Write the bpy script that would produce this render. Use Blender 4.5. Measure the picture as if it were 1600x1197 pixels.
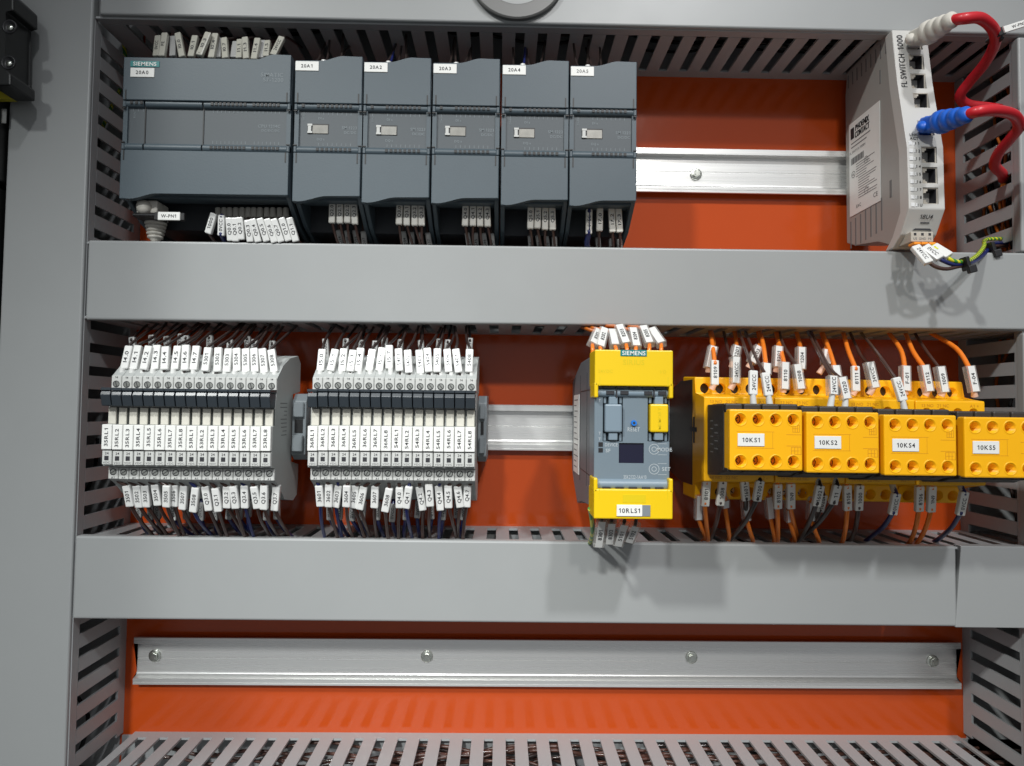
import bpy, bmesh, math, random
from math import sin, cos, pi, sqrt
from mathutils import Matrix, Vector
random.seed(11)
for o in list(bpy.data.objects): bpy.data.objects.remove(o)
SC = bpy.context.scene
COL = SC.collection
# ------------------------------------------------------------------ camera
# all measures below are millimetres: x right, d out of the mounting plate towards
# the viewer (world y = -d), z up.  MM turns them into metres.
MM = 0.001
F, YAW, PIT, ROL, DIST = 1050.5, .0148, .0392, .0117, 525.
def _rot(y, p, r):
    a = Matrix(((cos(y), sin(y), 0), (-sin(y), cos(y), 0), (0, 0, 1)))
    b = Matrix(((1, 0, 0), (0, cos(p), -sin(p)), (0, sin(p), cos(p))))
    c = Matrix(((cos(r), 0, -sin(r)), (0, 1, 0), (sin(r), 0, cos(r))))
    return a @ b @ c
RC = _rot(YAW, PIT, ROL)
cam = bpy.data.cameras.new('camera'); camo = bpy.data.objects.new('camera', cam); COL.objects.link(camo)
cam.sensor_width = 36; cam.lens = F / 1600 * 36; cam.clip_start = .02; cam.clip_end = 50
m4 = Matrix.Identity(4)
for i in range(3):
    m4[i][0] = RC[i][0]; m4[i][1] = RC[i][2]; m4[i][2] = -RC[i][1]
m4[1][3] = -DIST * MM
camo.matrix_world = m4
SC.camera = camo
def U(px, py, d):
    """survey measure of the photograph -> (x, z) in mm on the plane d mm in front of the plate"""
    w = RC @ Vector(((px - 800) / F, 1, (598.5 - py) / F)); t = (DIST - d) / w.y
    return w.x * t, w.z * t
def UX(px, py, d): return U(px, py, d)[0]
def UZ(px, py, d): return U(px, py, d)[1]
def W(px, py, d):
    x, z = U(px, py, d); return (x, d, z)
# ------------------------------------------------------------------ world, lamps, exposure
world = bpy.data.worlds.new('World'); SC.world = world; world.use_nodes = True
nt = world.node_tree; nt.nodes.clear()
wo = nt.nodes.new('ShaderNodeOutputWorld'); bg = nt.nodes.new('ShaderNodeBackground')
tc = nt.nodes.new('ShaderNodeTexCoord'); dp = nt.nodes.new('ShaderNodeVectorMath'); dp.operation = 'DOT_PRODUCT'; dp.inputs[1].default_value = (0, -.86, .51)
rp = nt.nodes.new('ShaderNodeValToRGB'); mr = nt.nodes.new('ShaderNodeMapRange'); mr.inputs[1].default_value = -1; mr.inputs[2].default_value = 1
nt.links.new(tc.outputs['Generated'], dp.inputs[0]); nt.links.new(dp.outputs['Value'], mr.inputs[0]); nt.links.new(mr.outputs[0], rp.inputs[0])
rp.color_ramp.elements[0].color = (.03, .03, .032, 1); rp.color_ramp.elements[1].color = (.80, .83, .86, 1)
rp.color_ramp.elements[0].position = .45; rp.color_ramp.elements[1].position = 1.
nt.links.new(rp.outputs[0], bg.inputs[0]); nt.links.new(bg.outputs[0], wo.inputs[0])
bg.inputs[1].default_value = .46
def area(name, pos, tgt, size, power, col, sizey=None):
    l = bpy.data.lights.new(name, 'AREA'); l.size = size; l.energy = power; l.color = col
    if sizey: l.shape = 'RECTANGLE'; l.size_y = sizey
    o = bpy.data.objects.new(name, l); COL.objects.link(o)
    p = Vector((pos[0], -pos[1], pos[2])) * MM; t = Vector((tgt[0], -tgt[1], tgt[2])) * MM
    o.location = p; o.rotation_euler = (t - p).to_track_quat('-Z', 'Y').to_euler()
    return o
def spot(name, pos, tgt, rad, power, col, ang, blend):
    l = bpy.data.lights.new(name, 'SPOT'); l.shadow_soft_size = rad; l.energy = power; l.color = col
    l.spot_size = math.radians(ang); l.spot_blend = blend
    o = bpy.data.objects.new(name, l); COL.objects.link(o)
    p = Vector((pos[0], -pos[1], pos[2])) * MM; t = Vector((tgt[0], -tgt[1], tgt[2])) * MM
    o.location = p; o.rotation_euler = (t - p).to_track_quat('-Z', 'Y').to_euler()
    return o
spot('hall_lamp_left', (-1370, 2000, 1860), (170, 60, -130), .085, 198, (.98, 1, .97), 23, 1.)
spot('hall_lamp_right', (670, 2000, 2000), (150, 60, 60), .075, 138, (.97, .98, 1), 26, 1.)
spot('hall_lamp_front', (-500, 2600, 1500), (-230, 60, -300), .08, 232, (.965, 1, .99), 20, 1.)
spot('plate_fill_spot', (330, 2700, 1560), (190, 60, 60), .08, 80, (1, .97, .93), 17, 1.)  # added narrow spot that brightens the orange plate on the right
SC.view_settings.view_transform = 'Standard'; SC.view_settings.look = 'None'
SC.view_settings.exposure = 0; SC.view_settings.gamma = 1; SC.view_settings.use_curve_mapping = False
# ------------------------------------------------------------------ materials
MATS = {}
def mat(name, col, rough=.5, metal=0., bump=0., bscale=300., var=.0, vscale=40., coat=0., coatr=.1, stretch=None, spec=.5, rvar=0.):
    m = bpy.data.materials.new(name); m.use_nodes = True; n = m.node_tree; b = n.nodes['Principled BSDF']
    b.inputs['Base Color'].default_value = (*col, 1); b.inputs['Roughness'].default_value = rough
    b.inputs['Metallic'].default_value = metal; b.inputs['Coat Weight'].default_value = coat
    b.inputs['Coat Roughness'].default_value = coatr; b.inputs['Specular IOR Level'].default_value = spec
    tcn = n.nodes.new('ShaderNodeTexCoord'); mp = n.nodes.new('ShaderNodeMapping')
    n.links.new(tcn.outputs['Object'], mp.inputs[0])
    if stretch: mp.inputs['Scale'].default_value = stretch
    if var:
        nz = n.nodes.new('ShaderNodeTexNoise'); nz.inputs['Scale'].default_value = vscale; nz.inputs['Detail'].default_value = 6; nz.inputs['Roughness'].default_value = .65
        n.links.new(mp.outputs[0], nz.inputs['Vector'])
        mx = n.nodes.new('ShaderNodeMix'); mx.data_type = 'RGBA'
        mx.inputs[6].default_value = (*[c * (1 - var) for c in col], 1); mx.inputs[7].default_value = (*[min(1, c * (1 + var)) for c in col], 1)
        n.links.new(nz.outputs['Fac'], mx.inputs[0]); n.links.new(mx.outputs[2], b.inputs['Base Color'])
    if rvar:
        nz = n.nodes.new('ShaderNodeTexNoise'); nz.inputs['Scale'].default_value = vscale * 2.3; nz.inputs['Detail'].default_value = 5
        n.links.new(mp.outputs[0], nz.inputs['Vector']); r2 = n.nodes.new('ShaderNodeMapRange')
        r2.inputs[3].default_value = max(.02, rough - rvar); r2.inputs[4].default_value = rough + rvar
        n.links.new(nz.outputs['Fac'], r2.inputs[0]); n.links.new(r2.outputs[0], b.inputs['Roughness'])
    if bump:
        nb = n.nodes.new('ShaderNodeTexNoise'); nb.inputs['Scale'].default_value = bscale; nb.inputs['Detail'].default_value = 4
        n.links.new(mp.outputs[0], nb.inputs['Vector']); bp = n.nodes.new('ShaderNodeBump'); bp.inputs['Strength'].default_value = bump
        bp.inputs['Distance'].default_value = .0004
        n.links.new(nb.outputs['Fac'], bp.inputs['Height']); n.links.new(bp.outputs[0], b.inputs['Normal'])
    MATS[name] = m; return m
mat('duct', (.315, .325, .324), .38, var=.05, vscale=14, bump=.06, bscale=60, rvar=.05)
mat('duct_wall', (.345, .355, .36), .42, var=.05, vscale=25)
mat('orange_plate', (.47, .064, .010), .13, bump=.10, bscale=190, var=.04, vscale=18, spec=.42, rvar=.03)
mat('alu', (.80, .80, .785), .28, metal=.62, var=.07, vscale=8, stretch=(.25, 1, 30), rvar=.05)
mat('zinc', (.70, .72, .66), .25, metal=1, var=.1, vscale=200)
mat('plc', (.060, .084, .101), .46, bump=.10, bscale=900, var=.05, vscale=90)
mat('plc_panel', (.066, .080, .090), .5, bump=.08, bscale=900)
mat('plc_dark', (.018, .022, .027), .55)
mat('black', (.008, .008, .009), .45)
mat('black_gloss', (.012, .012, .014), .45)
mat('w_dark', (.030, .018, .016), .35, coat=.25)
mat('plc_print', (.20, .23, .245), .6)
mat('teal', (.0, .19, .19), .4)
mat('white_label', (.78, .78, .75), .45, var=.03, vscale=200)
mat('ink', (.02, .02, .025), .6)
mat('ink_grey', (.16, .16, .16), .6)
mat('relay', (.53, .535, .515), .45, var=.04, vscale=120)
mat('relay_side', (.40, .415, .405), .5, var=.05, vscale=120)
mat('relay_cream', (.60, .58, .51), .35, coat=.3)
mat('black_soft', (.012, .012, .013), .6, spec=.25)
mat('window_film', (.27, .26, .23), .3, var=.35, vscale=300)
mat('relay_lever', (.030, .038, .046), .30)
mat('relay_smoke', (.05, .055, .05), .2)
mat('clip', (.20, .225, .24), .45)
mat('yellow', (.80, .53, .0), .38, bump=.08, bscale=900)
mat('yellow_emboss', (.70, .52, .0), .45)
mat('bluegrey', (.155, .200, .235), .42, bump=.12, bscale=900, var=.04, vscale=90)
mat('bluegrey_light', (.19, .25, .30), .4)
mat('sir_side', (.15, .165, .18), .5, var=.05, vscale=90)
mat('print_pale', (.42, .46, .48), .5)
mat('screen', (.012, .012, .03), .12)
mat('blue_btn', (.01, .17, .62), .3)
mat('ctr', (.92, .45, .003), .36, bump=.08, bscale=700, var=.03, vscale=80, spec=.4)
mat('ctr_dark', (.60, .25, .004), .45)
mat('ctr_black', (.028, .024, .021), .5, var=.1, vscale=120)
mat('ctr_emboss', (.64, .27, .003), .45)
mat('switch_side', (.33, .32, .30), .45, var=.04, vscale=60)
mat('switch_face', (.54, .53, .505), .42, var=.02, vscale=60)
mat('switch_tan', (.46, .42, .36), .45)
mat('gold', (.62, .55, .36), .35, metal=.8)
mat('orange_lever', (.90, .30, .02), .35)
mat('lightpipe', (.72, .72, .72), .25)
mat('red_cable', (.56, .012, .022), .42, coat=.12, var=.06, vscale=60)
mat('white_boot', (.62, .59, .53), .5)
mat('blue_boot', (.010, .11, .56), .42)
mat('w_brown', (.060, .030, .024), .32, coat=.3)
mat('w_blue', (.012, .018, .105), .33, coat=.3)
mat('w_black', (.030, .021, .019), .35, coat=.3)
mat('w_orange', (.80, .20, .018), .34, coat=.3)
mat('w_green', (.06, .30, .05), .34, coat=.2)
mat('w_yellow', (.75, .65, .02), .34, coat=.2)
mat('w_copper', (.085, .038, .028), .35, coat=.3)
mat('ferrule', (.52, .50, .45), .45)
mat('ferrule_pink', (.75, .48, .36), .45)
mat('sleeve', (.74, .74, .72), .28, coat=.6, coatr=.08)
mat('sleeve_tan', (.74, .72, .66), .3, coat=.5, coatr=.1)
mat('sleeve_dim', (.40, .39, .335), .3, coat=.5, coatr=.1)  # tan sleeve darkened, shade above the controller put into its colour
mat('sleeve_old', (.34, .34, .33), .3, coat=.5, coatr=.1)  # white sleeve darkened, shade of the rear rows put into its colour
mat('shadow_ring_grey', (.15, .15, .145), .4)
mat('cab_paint', (.32, .33, .32), .45)
mat('dark_dev', (.010, .011, .011), .38)
mat('stripe_yellow', (.42, .36, .01), .5)
mat('gy_wire', (.06, .30, .05), .34, coat=.2)
def _striped():
    m = MATS['gy_wire']; n = m.node_tree; b = n.nodes['Principled BSDF']
    tcn = n.nodes.new('ShaderNodeTexCoord'); wv = n.nodes.new('ShaderNodeTexWave'); wv.inputs['Scale'].default_value = 110; wv.bands_direction = 'DIAGONAL'
    r = n.nodes.new('ShaderNodeValToRGB'); r.color_ramp.interpolation = 'CONSTANT'
    r.color_ramp.elements[0].color = (.05, .27, .04, 1); r.color_ramp.elements[1].color = (.70, .66, .03, 1); r.color_ramp.elements[1].position = .55
    n.links.new(tcn.outputs['Object'], wv.inputs[0]); n.links.new(wv.outputs['Fac'], r.inputs[0]); n.links.new(r.outputs[0], b.inputs['Base Color'])
_striped()
def _clear(name, tint, fac):
    m = bpy.data.materials.new(name); m.use_nodes = True; n = m.node_tree; n.nodes.clear()
    o = n.nodes.new('ShaderNodeOutputMaterial'); mx = n.nodes.new('ShaderNodeMixShader'); t = n.nodes.new('ShaderNodeBsdfTransparent')
    b = n.nodes.new('ShaderNodeBsdfPrincipled'); b.inputs['Base Color'].default_value = (.75, .74, .72, 1); b.inputs['Roughness'].default_value = .12
    t.inputs[0].default_value = (*tint, 1); mx.inputs[0].default_value = fac
    n.links.new(t.outputs[0], mx.inputs[1]); n.links.new(b.outputs[0], mx.inputs[2]); n.links.new(mx.outputs[0], o.inputs[0])
    MATS[name] = m
_clear('clear', (.93, .92, .90), .25)
# ------------------------------------------------------------------ glyph cache
GLY = {}
def _glyphs(chars):
    objs = []
    for ch in chars:
        c = bpy.data.curves.new('g', 'FONT'); c.body = ch; c.size = 1; c.resolution_u = 3; c.fill_mode = 'FRONT'; c.offset = .014
        o = bpy.data.objects.new('g', c); COL.objects.link(o); objs.append((ch, o, c))
    dg = bpy.context.evaluated_depsgraph_get()
    for ch, o, c in objs:
        me = bpy.data.meshes.new_from_object(o.evaluated_get(dg))
        vs = [(v.co.x, v.co.y) for v in me.vertices]; fs = [tuple(p.vertices) for p in me.polygons]
        GLY[ch] = (vs, fs, (max(v[0] for v in vs) + .07) if vs else .3)
        bpy.data.meshes.remove(me)
    for ch, o, c in objs: bpy.data.objects.remove(o); bpy.data.curves.remove(c)
_glyphs('ABCDEFGHIKLMNOPQRSTUVWXY0123456789./-+SactFhyi')
GLY[' '] = ([], [], .28)
GLY['1'] = ([(.23, 0), (.35, 0), (.35, .70), (.26, .70), (.07, .58), (.07, .46), (.23, .55)], [(0, 1, 2, 6), (2, 3, 6), (3, 4, 5, 6)], .50)
# ------------------------------------------------------------------ mesh builder
class M:
    def __init__(s, like=None):
        s.V = []; s.F = []; s.I = []; s.S = []; s.mats = like.mats if like else []
    def mi(s, m):
        if m not in s.mats: s.mats.append(m)
        return s.mats.index(m)
    def add(s, vs, fs, m, smooth=False):
        b = len(s.V); s.V += [tuple(v) for v in vs]; k = s.mi(m)
        for f in fs: s.F.append(tuple(b + i for i in f)); s.I.append(k); s.S.append(smooth)
    def bm(s, bm, m, smooth=False):
        bm.verts.ensure_lookup_table(); bm.verts.index_update()
        s.add([v.co[:] for v in bm.verts], [[v.index for v in f.verts] for f in bm.faces], m, smooth)
        bm.free()
    # everything below takes (x, d, z)
    def prism(s, poly, axis, a, b, m, bev=0., seg=2, smooth=False):
        """axis 'd': poly (x,z) from depth a to b ; axis 'x': poly (d,z) from x a to b ; axis 'z': poly (x,d)"""
        def P(p, t):
            if axis == 'd': return (p[0], t, p[1])
            if axis == 'x': return (t, p[0], p[1])
            return (p[0], p[1], t)
        n = len(poly)
        if not bev:
            vs = [P(p, a) for p in poly] + [P(p, b) for p in poly]
            fs = [tuple(range(n))[::-1], tuple(range(n, 2 * n))] + [(i, (i + 1) % n, n + (i + 1) % n, n + i) for i in range(n)]
            s.add(vs, fs, m, smooth); s._fix = True; return
        B = bmesh.new(); v0 = [B.verts.new(P(p, a)) for p in poly]; v1 = [B.verts.new(P(p, b)) for p in poly]
        B.faces.new(v0[::-1]); B.faces.new(v1)
        for i in range(n): B.faces.new((v0[i], v0[(i + 1) % n], v1[(i + 1) % n], v1[i]))
        bmesh.ops.bevel(B, geom=B.edges[:], offset=bev, segments=seg, profile=.5, affect='EDGES', clamp_overlap=True)
        s.bm(B, m, smooth)
    def box(s, x0, x1, d0, d1, z0, z1, m, bev=0., seg=1):
        s.prism([(x0, z0), (x1, z0), (x1, z1), (x0, z1)], 'd', d0, d1, m, bev, seg)
    def obox(s, c, ax, ay, az, hx, hy, hz, m, bev=0.):
        """oriented box: centre c, unit axes (x,d,z tuples), half sizes"""
        B = bmesh.new(); c = Vector(c); X, Y, Z = Vector(ax), Vector(ay), Vector(az); vv = {}
        for i in (-1, 1):
            for j in (-1, 1):
                for k in (-1, 1): vv[i, j, k] = B.verts.new(c + X * hx * i + Y * hy * j + Z * hz * k)
        q = [((-1,-1,-1),(-1,1,-1),(1,1,-1),(1,-1,-1)), ((-1,-1,1),(1,-1,1),(1,1,1),(-1,1,1)), ((-1,-1,-1),(1,-1,-1),(1,-1,1),(-1,-1,1)),
             ((-1,1,-1),(-1,1,1),(1,1,1),(1,1,-1)), ((-1,-1,-1),(-1,-1,1),(-1,1,1),(-1,1,-1)), ((1,-1,-1),(1,1,-1),(1,1,1),(1,-1,1))]
        for f in q: B.faces.new([vv[k] for k in f])
        if bev: bmesh.ops.bevel(B, geom=B.edges[:], offset=bev, segments=2, profile=.5, affect='EDGES', clamp_overlap=True)
        s.bm(B, m)
    def cone(s, p0, p1, r0, r1, m, seg=16, smooth=True, caps=True):
        p0, p1 = Vector(p0), Vector(p1); a = (p1 - p0).normalized(); u = a.orthogonal().normalized(); w = a.cross(u)
        vs = []
        for p, r in ((p0, r0), (p1, r1)):
            for i in range(seg):
                t = 2 * pi * i / seg; vs.append(p + (u * cos(t) + w * sin(t)) * r)
        s.add(vs, [(i, (i + 1) % seg, seg + (i + 1) % seg, seg + i) for i in range(seg)], m, smooth)
        if caps: s.add(vs, [tuple(range(seg))[::-1], tuple(range(seg, 2 * seg))], m)
    def tube(s, pts, r, m, seg=8, sub=6, rs=None):
        P = [Vector(p) for p in pts]; C = []; R = []
        n = len(P)
        for i in range(n - 1):
            a, b, c, d = P[max(i - 1, 0)], P[i], P[i + 1], P[min(i + 2, n - 1)]
            for k in range(sub):
                t = k / sub
                C.append(.5 * ((2 * b) + (c - a) * t + (2 * a - 5 * b + 4 * c - d) * t * t + (3 * b - a - 3 * c + d) * t ** 3))
                R.append((rs[i] * (1 - t) + rs[i + 1] * t) if rs else r)
        C.append(P[-1]); R.append(rs[-1] if rs else r)
        u = None; vs = []
        for i, p in enumerate(C):
            tan = (C[min(i + 1, len(C) - 1)] - C[max(i - 1, 0)]).normalized()
            if u is None: u = tan.orthogonal().normalized()
            else: u = (u - tan * u.dot(tan)).normalized()
            w = tan.cross(u)
            for k in range(seg):
                t = 2 * pi * k / seg; vs.append(p + (u * cos(t) + w * sin(t)) * R[i])
        fs = []
        for i in range(len(C) - 1):
            for k in range(seg):
                k2 = (k + 1) % seg; fs.append((i * seg + k, i * seg + k2, (i + 1) * seg + k2, (i + 1) * seg + k))
        s.add(vs, fs, m, True); L = len(C) - 1
        s.add([vs[k] for k in range(seg)] + [vs[L * seg + k] for k in range(seg)], [tuple(range(seg))[::-1], tuple(range(seg, 2 * seg))], m)
    def lathe(s, c, prof, m, axis='d', seg=24, smooth=True, caps=True):
        """prof: (r, t) pairs along axis through c"""
        vs = []
        for r, t in prof:
            for k in range(seg):
                a = 2 * pi * k / seg
                if axis == 'd': vs.append((c[0] + r * cos(a), c[1] + t, c[2] + r * sin(a)))
                elif axis == 'z': vs.append((c[0] + r * cos(a), c[1] + r * sin(a), c[2] + t))
                else: vs.append((c[0] + t, c[1] + r * cos(a), c[2] + r * sin(a)))
        fs = [(i * seg + k, i * seg + (k + 1) % seg, (i + 1) * seg + (k + 1) % seg, (i + 1) * seg + k) for i in range(len(prof) - 1) for k in range(seg)]
        s.add(vs, fs, m, smooth); n = len(prof) - 1
        if not caps: return
        if prof[0][0] > 0: s.add(vs[:seg], [tuple(range(seg))], m)
        if prof[-1][0] > 0: s.add(vs[n * seg:], [tuple(range(seg))], m)
    def text(s, t, c, h, m, right=(1, 0, 0), up=(0, 0, 1), w=None, proud=.12, sp=1.0):
        """flat lettering: cap height h mm, centred on c; w = wanted total width"""
        R, Uv = Vector(right).normalized(), Vector(up).normalized()
        nrm = Vector((R.z * Uv.x - R.x * Uv.z,) * 1 + (0,) * 2) if 0 else None
        # outward normal in (x,d,z): towards the viewer for right=x up=z
        n = Uv.cross(R); n = -n if (n.y < 0 and abs(n.y) > .3) else n
        k = h / .69; pen = 0; items = []
        for ch in t:
            g = GLY.get(ch) or GLY[' ']; items.append((g, pen)); pen += g[2] * sp
        W0 = (pen - .07) * k; sx = (w / W0) if w else 1.
        for g, p0 in items:
            if g[0]:
                s.add([Vector(c) + R * ((p0 + v[0]) * k - W0 / 2) * sx + Uv * (v[1] * k - h / 2) + n * proud for v in g[0]], g[1], m)
    def mesh(s, name, org=(0, 0, 0)):
        me = bpy.data.meshes.new(name)
        me.from_pydata([((v[0] - org[0]) * MM, -(v[1] - org[1]) * MM, (v[2] - org[2]) * MM) for v in s.V], [], s.F)
        for k in s.mats: me.materials.append(MATS[k])
        me.polygons.foreach_set('material_index', s.I); me.polygons.foreach_set('use_smooth', s.S)
        b = bmesh.new(); b.from_mesh(me)
        bmesh.ops.recalc_face_normals(b, faces=[f for f in b.faces]); b.to_mesh(me); b.free()
        me.update(); return me
    def build(s, name, parent=None, org=None):
        if parent is not None and org is None: org = parent['_o']
        o = bpy.data.objects.new(name, s.mesh(name, org or (0, 0, 0))); COL.objects.link(o)
        if parent is not None: o.parent = parent
        return o
def carve(A, C):
    """A minus the shapes of C, kept as a builder-like mesh"""
    am, cm = A.mesh('a'), C.mesh('c')
    for me_ in (am, cm):
        q = bmesh.new(); q.from_mesh(me_); bmesh.ops.remove_doubles(q, verts=q.verts[:], dist=1e-6); bmesh.ops.recalc_face_normals(q, faces=q.faces[:]); q.to_mesh(me_); q.free()
    a = bpy.data.objects.new('a', am); c = bpy.data.objects.new('c', cm); COL.objects.link(a); COL.objects.link(c)
    for k in range(len(c.data.materials), len(A.mats)): pass
    c.data.materials.clear()
    for k in A.mats: c.data.materials.append(MATS[k])
    md = a.modifiers.new('b', 'BOOLEAN'); md.operation = 'DIFFERENCE'; md.solver = 'EXACT'; md.object = c
    dg = bpy.context.evaluated_depsgraph_get(); me = bpy.data.meshes.new_from_object(a.evaluated_get(dg))
    R = M(); R.mats = list(A.mats)
    for v in me.vertices: R.V.append((v.co.x / MM, -v.co.y / MM, v.co.z / MM))
    for p in me.polygons: R.F.append(tuple(p.vertices)); R.I.append(min(p.material_index, len(R.mats) - 1)); R.S.append(p.use_smooth)
    bpy.data.objects.remove(a); bpy.data.objects.remove(c); return R
def tag(o, label=None, cat=None, group=None, kind=None):
    if label: o['label'] = label
    if cat: o['category'] = cat
    if group: o['group'] = group
    if kind: o['kind'] = kind
    return o
def thing(name, org, label, cat, group=None):
    o = bpy.data.objects.new(name, None); COL.objects.link(o); o.empty_display_size = .01
    o.location = (org[0] * MM, -org[1] * MM, org[2] * MM); o['_o'] = tuple(float(v) for v in org)
    return tag(o, label, cat, group)
def single(name, m, org, label, cat, group=None, kind=None):
    o = m.build(name, None, org); o.location = (org[0] * MM, -org[1] * MM, org[2] * MM)
    return tag(o, label, cat, group, kind)
def tree_copy(root, dx, dz, label, dd=0, skip=()):
    r = root.copy(); COL.objects.link(r); r.location = root.location + Vector((dx, -dd, dz)) * MM
    oo = root['_o']; r['_o'] = (oo[0] + dx, oo[1] + dd, oo[2] + dz); r['label'] = label
    for ch in root.children:
        if ch.name.split('.')[0] in skip: continue
        c = ch.copy(); COL.objects.link(c); c.parent = r
        for g in ch.children:
            k = g.copy(); COL.objects.link(k); k.parent = c
    return r
ORD = ['first', 'second', 'third', 'fourth', 'fifth', 'sixth', 'seventh', 'eighth', 'ninth', 'tenth', 'eleventh', 'twelfth', 'thirteenth', 'fourteenth', 'fifteenth', 'sixteenth']
# ================================================================== SETTING
b = M(); b.box(-470, 450, -3, 0, -345, 375, 'orange_plate')
single('mounting_plate', b, (0, 0, 0), 'glossy orange painted back plate of the cabinet', 'plate', kind='structure')
b = M(); b.box(-700, 700, -60, -57, -700, 700, 'cab_paint')
single('cabinet_back', b, (0, -57, 0), 'grey cabinet back wall', 'wall', kind='structure')
# ================================================================== WIRING DUCTS
H = 68.; TW = 1.7
def hwall(bd, x0, x1, z0, z1, first, m='duct_wall', solid=False):
    """slotted wall running along x, occupying z0..z1"""
    if solid: bd.box(x0, x1, 0, H - 2.2, z0, z1, m, .3); return
    d0, d1 = 9., 58.
    bd.box(x0, x1, 0, d0, z0, z1, m); bd.box(x0, x1, d1, H - 2.2, z0, z1, m, .4)
    x = first; xs = []
    while x < x1 - 3:
        xs.append(x); x += 16.15
    prev = x0
    for s_ in xs:
        a, c = s_, s_ + 6.7
        if a > prev: bd.box(prev, a, d0, d1, z0, z1, m)
        prev = c
    if x1 > prev: bd.box(prev, x1, d0, d1, z0, z1, m)
def vwall(bd, x0, x1, z0, z1, first, m='duct_wall'):
    d0, d1 = 9., 58.
    bd.box(x0, x1, 0, d0, z0, z1, m); bd.box(x0, x1, d1, H - 2.2, z0, z1, m, .4)
    z = first; prev = z0
    while z < z1 - 3:
        if z > prev: bd.box(x0, x1, d0, d1, prev, z, m)
        prev = z + 6.6; z += 16.0
    if z1 > prev: bd.box(x0, x1, d0, d1, prev, z1, m)
def cover(bd, x0, x1, zt0, zt1, zb0, zb1):
    """duct lid with rolled edges; top edge runs zt0..zt1, bottom edge zb0..zb1"""
    poly = [(x0, zb0), (x1, zb1), (x1, zt1), (x0, zt0)]
    bd.prism(poly, 'd', H - 7, H + .6, 'duct', 1.5, 3)
XL, XR = -284.4, 360.4
# horizontal ducts: (label, cover px top L/R, bottom L/R, wall z pairs)
def zpx(px, py): return UZ(px, py, H + .6)
def xpx(px, py): return UX(px, py, H + .6)
FS = -268.4 + 16.15 * 0
defs = [
 ('top duct with a plain grey cover crossing the upper edge of the picture', (zpx(160, -110), zpx(1600, -92)), (zpx(160, 22.5), zpx(1600, 54)), xpx(155, 10), 267.8, 'c1'),
 ('middle duct with grey cover under the dark grey controller modules', (zpx(137, 374.7), zpx(1600, 394.7)), (zpx(133, 499.5), zpx(1600, 515.3)), xpx(135, 440), None, 'c2'),
 ('lower duct with grey cover between the relay row and the empty rail', (zpx(118, 837.2), zpx(1600, 855.4)), (zpx(111, 967.3), zpx(1600, 980.6)), xpx(115, 900), None, 'c3'),
]
for lab, zt, zb, x0, zz, key in defs:
    zc = (zt[0] + zb[0]) / 2
    t = thing('wiring_duct', (0, 0, zc), 'grey slotted ' + lab, 'wiring duct', 'horizontal wiring ducts')
    zlo = {'c1': 266.8, 'c2': 58.4, 'c3': -142.2}[key]; zhi = {'c1': 318., 'c2': 111.2, 'c3': -90.5}[key]
    bd = M(); hwall(bd, XL, XR + 46, zlo, zlo + TW, FS + .3); bd.build('side_wall', t)
    bd = M(); hwall(bd, XL, XR + 46, zhi - TW, zhi, FS + .3, solid=(key == 'c1')); bd.build('side_wall', t)
    bd = M(); bd.box(XL, XR + 46, .05, 1.6, zlo + TW, zhi - TW, 'duct_wall'); bd.build('base', t)
    bd = M()
    if key == 'c3':
        xs = xpx(1495, 915); k = (xs - x0) / (XR + 46 - x0)
        zt_m = zt[0] + (zt[1] - zt[0]) * k; zb_m = zb[0] + (zb[1] - zb[0]) * k
        cover(bd, x0, xs, zt[0], zt_m, zb[0], zb_m); bd.build('cover', t)
        b2 = M(); poly = [(xs - 1.5, zb_m - .3), (XR + 50, zb[1] - .5), (XR + 50, zt[1] + .3), (xs + 3, zt_m + .4)]
        b2.prism(poly, 'd', H - 7, H + 1.0, 'duct', .5, 2); o = b2.build('cover', t); o['label'] = 'short overlapping end piece of the cover'
    else:
        cover(bd, x0, XR + 50, zt[0], zt[1], zb[0], zb[1]); bd.build('cover', t)
t = thing('wiring_duct', (0, 0, -275), 'grey slotted bottom duct packed with brown wires along the lower edge of the picture', 'wiring duct', 'horizontal wiring ducts')
bd = M(); hwall(bd, XL + 9, XR - 5, -249.6, -249.6 + TW, FS - .2); bd.build('side_wall', t)
bd = M(); hwall(bd, XL, XR + 46, -303, -303 + TW, FS); bd.build('side_wall', t)
bd = M(); bd.box(XL, XR + 46, .05, 1.6, -301, -250, 'duct_wall'); bd.build('base', t)
# vertical ducts
t = thing('wiring_duct', (-311, 0, 0), 'tall grey duct with a wide plain cover down the left side', 'wiring duct', 'vertical wiring ducts')
bd = M()
vwall(bd, XL - TW, XL, -248.5, 266, -252); bd.build('side_wall', t)
bd = M(); bd.box(XL - 53, XL - 53 + TW, 0, H - 2.2, -340, 372, 'duct_wall', .3); bd.build('side_wall', t)
bd = M(); bd.box(XL - 51, XL - 2, .05, 1.6, -340, 372, 'duct_wall'); bd.build('base', t)
bd = M()
def xr_(py, px): return UX(px, py, H + .6)
xa, xb = xr_(0, 145.5), xr_(1197, 100.5)
za, zb_ = UZ(145, 0, H), UZ(100, 1197, H)
k = (xb - xa) / (zb_ - za)
xt, xbm = xa + k * (350 - za), xa + k * (-340 - za)
bd.prism([(xbm - 54.5, -340), (xbm, -340), (xt, 350), (xt - 54.5, 350)], 'd', H - 7.2, H + .4, 'duct', 1.4, 3); bd.build('cover', t)
t = thing('wiring_duct', (386, 0, 0), 'tall grey slotted duct at the right edge of the picture', 'wiring duct', 'vertical wiring ducts')
bd = M(); vwall(bd, XR, XR + TW, -246, 266, -250.5); bd.build('side_wall', t)
bd = M(); bd.box(XR + 51, XR + 51 + TW, 0, H - 2.2, -340, 372, 'duct_wall', .3); bd.build('side_wall', t)
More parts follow.
